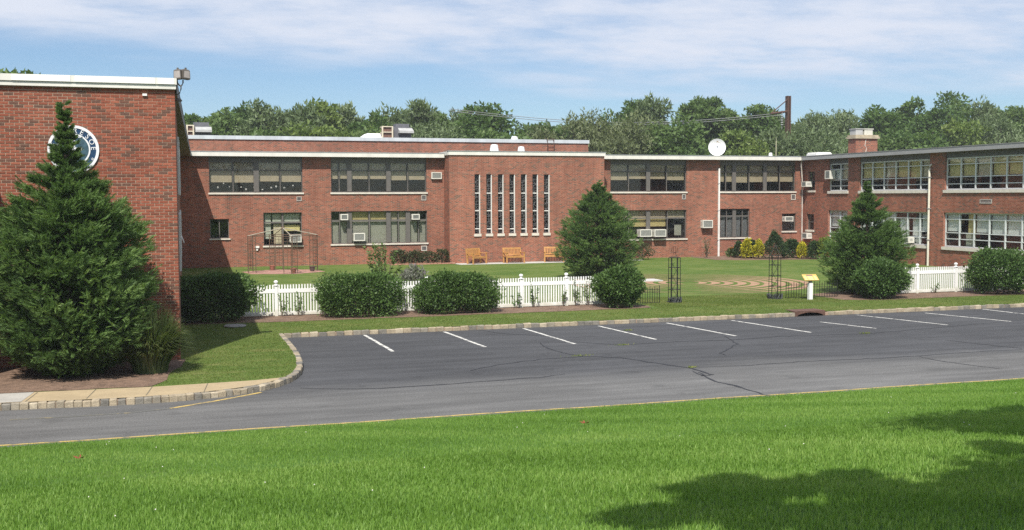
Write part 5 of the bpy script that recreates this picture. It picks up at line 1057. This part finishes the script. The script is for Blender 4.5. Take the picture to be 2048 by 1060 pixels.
# maiden grass at the gym corner
def arching(name, label, cat, x, y, n, L, spread, m, seed, w=.012):
    rng = np.random.default_rng(seed); t = thing(name, label, cat, None, loc=(x, y, .13)); seg = 7
    a = rng.uniform(0, 6.283, n); out = np.stack([np.cos(a), np.sin(a), np.zeros(n)], 1); ln = L * rng.uniform(.6, 1.1, n); sp = spread * rng.random(n) ** .7; b0 = out * (rng.random(n) ** .5 * .38)[:, None]
    s = np.linspace(0, 1, seg + 1); C = b0[:, None] + out[:, None] * (sp[:, None] * s[None] ** 1.6)[..., None]; C[..., 2] += ln[:, None] * (s[None] - .52 * (sp / spread)[:, None] * s[None] ** 2.6)
    side = np.stack([-np.sin(a + rng.normal(size=n) * .5), np.cos(a), np.zeros(n)], 1); W = w * (1 - s ** 2 * .9); V = np.stack([C + side[:, None] * W[None, :, None], C - side[:, None] * W[None, :, None]], 2).reshape(n, -1, 3)
    q = np.array([(2 * i, 2 * i + 1, 2 * i + 3, 2 * i + 2) for i in range(seg)]); F_ = (q[None] + (np.arange(n) * 2 * (seg + 1))[:, None, None]).reshape(-1, 4)
    tone = np.repeat(np.clip(rng.normal(.45, .2, n), 0, 1), 2 * (seg + 1)); link(bpy.data.objects.new('blades', np_mesh('blades', V.reshape(-1, 3), F_, LM[m], tone)), t)
    MB().lathe([(.2, -.02), (.24, .03), (.1, .10)], (0, 0, 0), 10).build('crown_base', bark, t)
arching('ornamental_grass', 'arching clump of ornamental grass at the left brick corner', 'grass clump', -.30, 26.95, 3400, 1.6, .78, 'maiden', 80, .016)

# ---------------------------------------------------------------- trees
def tree(label, x, y, ztop, R, m, n, leaf, seed, z0=0., low=.28, nc=30, group='trees behind the school', flat=1., clumps=None, droop=0., upr=0.):
    rng = np.random.default_rng(seed * 31 + 7); H = ztop - z0; t = thing('broadleaf_tree', label, 'tree', group, loc=(x, y, z0))
    if clumps is None:
        v = unit(rng.normal(size=(nc, 3))); r = rng.uniform(.35, .86, nc); cz = H * (low + (1 - low) * .5); C = v * r[:, None] * np.array([R, R * flat, H * (1 - low) * .5]); C[:, 2] += cz; cr_ = R * rng.uniform(.26, .46, nc)
        top = C[:, 2] + cr_ * .8; C[:, 2] -= np.maximum(top - H * rng.uniform(.96, 1.0, nc), 0)
    else: C, cr_ = clumps
    nc = len(C); k = rng.integers(0, nc, n); v = unit(rng.normal(size=(n, 3))); v[:, 2] = np.where((v[:, 2] < -.3) & (rng.random(n) < .6), -v[:, 2], v[:, 2]); d = rng.random(n) ** .45
    lump = 1 + .28 * np.sin(5 * v[:, 0] + k) * np.sin(4 * v[:, 2] + 2 * k); P = C[k] + v * (cr_[k] * d * lump)[:, None] * np.array([1, 1, .82 + upr])
    A = v * .8 + rng.normal(size=(n, 3)) * .8; A[:, 2] += -droop + upr * 1.5
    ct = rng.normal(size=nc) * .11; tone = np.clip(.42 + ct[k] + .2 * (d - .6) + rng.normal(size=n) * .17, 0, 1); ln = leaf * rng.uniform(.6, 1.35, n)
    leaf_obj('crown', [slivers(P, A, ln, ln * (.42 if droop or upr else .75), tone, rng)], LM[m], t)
    tr = MB(); tr.tube([(0, 0, -.2), (.1, 0, H * .3), (0, .1, H * .6), (0, 0, H * .85)], [R * .085, R * .065, R * .04, R * .012], 8)
    for q in rng.choice(nc, min(nc, 12), False):
        c = Vector(C[q]); b = Vector((0, 0, H * rng.uniform(.25, .55))); b.z = min(b.z, c.z - .2); tr.tube([b, b.lerp(c, .5) + Vector((0, 0, -.1 * R)), c], [R * .04, R * .026, R * .01], 5, False)
    tr.build('trunk', bark, t); return t
BACK = [(381, 213, 30, 'oak', 'dark tree just right of the gym roof corner'), (432, 210, 42, 'maple', 'tree above the left rooftop air handler'), (478, 203, 46, 'oak', 'full green tree left of the main skyline bump'), (536, 197, 44, 'silver', 'pale leaved tree over the first classroom window'), (585, 206, 44, 'maple', 'green tree over the gap between the first two windows'), (608, 194, 40, 'silver', 'tall pale tree above the left part of the rear roof'), (652, 192, 46, 'lime', 'yellow green tree above the second classroom window'), (690, 200, 36, 'silver', 'pale tree at the left side of the skyline gap'), (748, 218, 40, 'oak', 'dark tree at the right side of the skyline gap'), (797, 213, 42, 'silver', 'silvery tree behind the middle rooftop air handler'), (838, 205, 40, 'silver', 'silvery tree with spiky top right of the middle air handler'), (880, 222, 38, 'maple', 'lower tree left of the chapel bay'), (918, 216, 34, 'silver', 'small silvery tree over the chapel corner'), (978, 199, 62, 'oak', 'broad round dark tree above the chapel windows'), (1050, 240, 40, 'maple', 'low tree in the dip above the chapel roof fans'), (1105, 228, 46, 'oak', 'tree rising behind the roof ladder'), (1160, 210, 48, 'maple', 'tree right of the rear block end'), (1250, 190, 58, 'oak', 'flat topped dark tree left of the tallest middle crown'), (1312, 192, 42, 'silver', 'pale open tree beside the flat topped one'), (1392, 183, 42, 'maple', 'tall tree left of the satellite dish'), (1432, 181, 34, 'maple', 'tall airy tree above the satellite dish'), (1497, 192, 46, 'oak', 'pointed dark tree left of the railway mast'), (1553, 206, 36, 'silver', 'pale tree behind the bracket arm of the mast'), (1622, 226, 44, 'silver', 'silvery tree right of the railway mast'), (1688, 222, 46, 'silver', 'silvery tree over the inner corner of the school'), (1757, 200, 46, 'oak', 'tree just above the chimney'), (1836, 183, 42, 'oak', 'tall dark tree right of the chimney'), (1900, 176, 66, 'oak', 'tallest and darkest tree at the right'), (1962, 205, 40, 'silver', 'pale tree right of the darkest tree'), (2004, 188, 46, 'oak', 'dark tree near the right picture edge'), (2056, 200, 48, 'maple', 'tree cut by the right picture edge')]
for k, (px_, py_, rp, m__, lab) in enumerate(BACK):
    Y_ = 112 + 10 * ((k * 7) % 5) / 5; p = onY(px_, py_, Y_); Rm = rp * (p.y * math.cos(YAW) + p.x * math.sin(YAW)) / FOC * 1.42
    tree(lab, p.x, Y_, p.z, Rm, m__, 13000, .42 if m__ != 'silver' else .48, k + 1, low=.24, nc=46, upr=.35 if m__ == 'silver' else 0.)
FRONT = [(520, 240, 46, 'maple', 'lower leafy tree under the first pale tree'), (640, 238, 60, 'lime', 'lower yellow green tree in front of the tall pale one'), (745, 248, 46, 'maple', 'lower tree at the foot of the skyline gap'), (870, 246, 60, 'silver', 'lower silvery tree behind the rear roof edge'), (1000, 250, 60, 'maple', 'lower tree in front of the broad round tree'), (1100, 252, 44, 'olive', 'low olive tree behind the roof ladder'), (1180, 218, 50, 'olive', 'tall olive grey willow right of the rear block'), (1235, 226, 62, 'olive', 'wide olive grey willow above the third classroom window'), (1345, 226, 60, 'maple', 'mid green tree behind the roof left of the dish'), (1400, 262, 50, 'oak', 'low dark tree right behind the satellite dish'), (1490, 250, 50, 'lime', 'bright green low tree right of the satellite dish'), (1560, 252, 44, 'silver', 'silvery low tree behind the thin antenna'), (1650, 252, 62, 'silver', 'wide silvery tree left of the chimney'), (1770, 254, 46, 'maple', 'mid green tree right of the chimney'), (1850, 240, 56, 'oak', 'low dark tree above the wing roof'), (1930, 236, 50, 'lime', 'bright green patch of tree above the wing roof'), (1998, 232, 44, 'silver', 'silvery tree above the wing roof near the picture edge')]
for k, (px_, py_, rp, m__, lab) in enumerate(FRONT):
    Y_ = 101 + 5 * ((k * 3) % 4) / 4; p = onY(px_, py_, Y_); Rm = rp * (p.y * math.cos(YAW) + p.x * math.sin(YAW)) / FOC * 1.45
    tree(lab, p.x, Y_, p.z, Rm, m__, 13000, .40, k + 60, low=.08, nc=46, upr=.35 if m__ in ('silver', 'olive') else 0.)
for k, (px_, py_, rp, Y_, lab) in enumerate(((0, 104, 62, 62, 'tree top peeping over the gym roof at the left edge'), (66, 132, 22, 62, 'small tree top just showing over the gym roof'))):
    p = onY(px_, py_, Y_); tree(lab, p.x, Y_, p.z, rp * Y_ / FOC, 'maple', 1800, .30, 90 + k, low=.55 if k == 0 else .75, nc=18, group='tree tops over the gym roof')
# the tree beside the camera whose shadow lies on the bank
tip = lambda x, y: (lambda r: r * ((.01 + .14 * 20.02 - EYE) / (r.z + .14 * r.y)) + Vector((0, 0, EYE)))(ray(x, y))
SHP = [(1300, 1040, .32), (1380, 1030, .34), (1410, 985, .30), (1470, 1010, .38), (1550, 985, .38), (1560, 1050, .42), (1650, 975, .40), (1680, 1040, .45), (1740, 985, .42), (1820, 1005, .42), (1790, 1055, .5), (1900, 1020, .45), (1960, 985, .42), (2030, 960, .45), (1985, 1050, .5), (2060, 1030, .6), (2030, 905, .30), (2050, 868, .34), (2050, 820, .36), (1985, 892, .17), (1950, 865, .18), (2000, 850, .26), (2090, 940, .7), (2110, 860, .6), (2150, 1000, .8), (1460, 965, .20), (1700, 955, .2)]
CC, RR = [], []; rs = random.Random(3)
for x, y, r in SHP:
    p = tip(x, y); r *= 1.18; h = rs.uniform(6.6, 8.2); c = p - SUN_DIR * (h / math.sin(SUN_EL)); CC.append(c); RR.append(r)
tb_ = Vector((8.6, 2.2, float(bank_z(2.2))))
for k in range(34):
    a, e_ = rs.uniform(0, 6.28), rs.uniform(-.2, 1.2); c = Vector((8.2 + 3.6 * math.cos(a) * math.cos(e_), 2.6 + 3.0 * math.sin(a) * math.cos(e_), 10.6 + 2.6 * math.sin(e_)))
    if c.x < 6.3 or c.y > 6.5: continue
    CC.append(c); RR.append(rs.uniform(.8, 1.2))
CA = np.array([list(c - tb_) for c in CC]); tree('large shade tree just outside the right of the picture, shading the bank', tb_.x, tb_.y, 14.5, 3.6, 'shade', 22000, .17, 200, z0=tb_.z, group=None, clumps=(CA, np.array(RR)))

# ---------------------------------------------------------------- grass blades
def blades(name, XY, Z, hgt, wid, m, rng, seg2=True, lean=.55, tone_mu=.5):
    n = len(XY); a = rng.uniform(0, 6.283, n); ld = np.stack([np.cos(a), np.sin(a)], 1); le = rng.random(n) * lean * hgt; sa = a + np.pi / 2 + rng.normal(size=n) * .6; sd_ = np.stack([np.cos(sa), np.sin(sa)], 1)
    B = np.concatenate([XY, Z[:, None]], 1); S = np.concatenate([sd_, np.zeros((n, 1))], 1) * (wid / 2)[:, None]
    T = B + np.concatenate([ld * le[:, None], (hgt * (1 - .25 * le / np.maximum(hgt, 1e-6)))[:, None]], 1)
    tone = np.clip(rng.normal(tone_mu, .2, n) + .22 * np.sin(XY[:, 0] * .9 + 1.3 * np.sin(XY[:, 1] * .7)) * np.sin(XY[:, 1] * 1.1 + XY[:, 0] * .35) + .1 * np.sin(XY[:, 0] * 2.9 + XY[:, 1] * 2.1), 0, 1)
    if seg2:
        M_ = B + np.concatenate([ld * (le * .32)[:, None], (hgt * .58)[:, None]], 1); V = np.stack([B - S, B + S, M_ + S * .8, M_ - S * .8, T], 1); F4 = np.array([[0, 1, 2], [0, 2, 3], [3, 2, 4]]); F_ = (F4[None] + (np.arange(n) * 5)[:, None, None]).reshape(-1, 3); V = V.reshape(-1, 3); tn = np.repeat(tone, 5)
    else:
        V = np.stack([B - S, B + S, T], 1).reshape(-1, 3); F_ = np.arange(3 * n).reshape(n, 3); tn = np.repeat(tone, 3)
    return tag(link(bpy.data.objects.new(name, np_mesh(name, V, F_, LM[m], tn))), kind='stuff')
rg = np.random.default_rng(5)
def wedge(n, y0, y1, p=1.0):
    Y = y0 + (y1 - y0) * rg.random(n) ** p; cth, sth = math.cos(YAW), math.sin(YAW); lo, hi = math.tan(YAW - .47), math.tan(YAW + .47); X = Y * lo - 1.2 + (Y * (hi - lo) + 2.6) * rg.random(n); return np.stack([X, Y], 1)
def patch(XY):  # slow drift of growth over the bank
    return np.sin(XY[:, 0] * 1.3 + .6 * np.sin(XY[:, 1] * 1.1)) * np.sin(XY[:, 1] * 1.7 + XY[:, 0] * .4) * .5 + np.sin(XY[:, 0] * 4.1 + XY[:, 1] * 3.3) * .25
XY = wedge(230000, 5.5, 13.0, .75); pa = patch(XY); g_ = blades('bank_grass', XY, bank_z(XY[:, 1]), (.038 + .028 * rg.random(len(XY)) + .012 * pa) * (1 + .6 * (rg.random(len(XY)) < .07)), .0075 + .004 * rg.random(len(XY)), 'turf', rg); g_['label'] = 'bright green lawn grass on the near bank'; g_['category'] = 'grass'
XY = wedge(190000, 12.8, 20.05, .85); XY[:, 1] += .05 * np.sin(XY[:, 0] * 3.1) * (XY[:, 1] > 19.7); pa = patch(XY); g_ = blades('bank_grass', XY, bank_z(XY[:, 1]), (.038 + .028 * rg.random(len(XY)) + .012 * pa), .010 + .006 * rg.random(len(XY)), 'turf', rg, False); g_['label'] = 'bright green lawn grass along the road edge'; g_['category'] = 'grass'
n = 60000; XY = np.stack([3.3 + 34 * rg.random(n), 33.44 + 3.0 * rg.random(n) ** 1.1], 1); XY = XY[~((XY[:, 0] > DRAIN[0]) & (XY[:, 0] < DRAIN[1]) & (XY[:, 1] < 33.98))]
n2 = 26000; X2 = np.stack([-.3 + 3.6 * rg.random(n2), 24.9 + 12 * rg.random(n2)], 1)
kbx = np.array([p[0] for p in kb_in]); kby = np.array([p[1] for p in kb_in]); sel = kby > 24.6; lim = np.interp(X2[:, 1], kby[sel], kbx[sel]) - .02; lim = np.where(X2[:, 1] > 33.3, 3.4, lim); X2 = X2[(X2[:, 0] < lim) & (X2[:, 1] < 36.6)]
X2 = X2[(X2[:, 1] > 24.84 + .10 * np.clip(X2[:, 0], 0, 3)) & (X2[:, 0] > np.interp(X2[:, 1], [24.85, 25.6, 26.8, 27.6, 28.8, 28.9], [-.25, .05, .15, .42, .5, -.2]))]
n3 = 45000; X3 = np.stack([17.3 + 8 * rg.random(n3), 36.3 + 4 * rg.random(n3)], 1)
XY = np.concatenate([XY, X2, X3]); g_ = blades('mown_grass', XY, np.full(len(XY), .122), .025 + .025 * rg.random(len(XY)), .012 + .008 * rg.random(len(XY)), 'mown', rg, False, tone_mu=.45); g_['label'] = 'short mown grass along the granite kerb'; g_['category'] = 'grass'
XY = wedge(45, 6, 19.5); zb = bank_z(XY[:, 1]); cv, cf = [], []; cm = MB()
for (x, y), z in zip(XY, zb): cm.lathe([(.003, .042), (.006, .045), (.0065, .050), (.003, .054)], (x, y, z), 6)
tag(cm.build('clover_flowers', mat('clover_white', (.75, .72, .66), .8)), 'tiny white clover heads dotted over the near bank', 'flowers', kind='stuff')
dead = mat('dead_leaf', (.20, .055, .025), .8, .2, 30.)
for px_, py_, s_, lab in ((160, 925, .10, 'brown dead leaf on the left of the near grass'), (1170, 854, .09, 'brown dead leaf in the grass near the road edge'), (1440, 702, 0, '')):
    if not s_: continue
    p = tip(px_, py_); m_ = MB(); z = float(bank_z(p.y)) + .06
    for k in range(5): a = k * 1.256 + .3; m_.quad((p.x, p.y, z), (p.x + s_ * .5 * math.cos(a - .35), p.y + s_ * .5 * math.sin(a - .35), z + .02), (p.x + s_ * math.cos(a), p.y + s_ * math.sin(a), z + .035), (p.x + s_ * .5 * math.cos(a + .35), p.y + s_ * .5 * math.sin(a + .35), z + .005))
    tag(m_.build('dead_leaf', dead), lab, 'leaf', 'dead leaves on the bank')
for px_, py_, w_, lab in ((1158, 712, .55, 'small weed tuft where two pavement seams meet'), (1248, 690, .4, 'flat weed streak in the seam below the third stall line'), (1384, 735, .25, 'tiny weed in the seam nearest the bank'), (1730, 667, .35, 'weed tuft on the seam at the right of the lot'), (1255, 661, .3, 'weed tuft beside the fourth stall line')):
    p = onG(px_, py_); nn = 70; XY = np.stack([p.x + rg.normal(size=nn) * w_ * .3, p.y + rg.normal(size=nn) * .04], 1); t = thing('pavement_weed', lab, 'weed', 'weeds in the pavement seams', loc=(p.x, p.y, 0)); o = blades('leaf_tuft', XY - np.array([p.x, p.y]), np.full(nn, .003), .03 + .03 * rg.random(nn), np.full(nn, .014), 'yellowgreen', rg, False, 1.2); o.parent = t; del o['kind']

# ---------------------------------------------------------------- summer haze in the air over the whole place
hz = bpy.data.materials.new('summer_haze'); hz.use_nodes = True; hn = hz.node_tree; hn.nodes.remove(hn.nodes['Principled BSDF'])
pv_ = hn.nodes.new('ShaderNodeVolumePrincipled'); pv_.inputs['Density'].default_value = .0005; pv_.inputs['Color'].default_value = (.93, .96, 1., 1); pv_.inputs['Anisotropy'].default_value = .2
hn.links.new(pv_.outputs[0], hn.nodes['Material Output'].inputs['Volume'])
tag(MB().box((-170, -70, -1.2), (230, 310, 27)).build('haze', hz), kind='stuff')

# ---------------------------------------------------------------- put each hollow parent at its thing's base
bpy.context.view_layer.update()
for root in [main, chapel, wing, gym, rear, fl] + WORLD:
    pts = []
    stack = list(root.children)
    for c in stack:
        if c.type == 'MESH': pts += [c.matrix_world @ Vector(v) for v in c.bound_box]
    if not pts: continue
    base = Vector(((min(p.x for p in pts) + max(p.x for p in pts)) / 2, (min(p.y for p in pts) + max(p.y for p in pts)) / 2, min(p.z for p in pts)))
    root.location = base
    for c in root.children: c.matrix_parent_inverse = Matrix.Translation(-base)
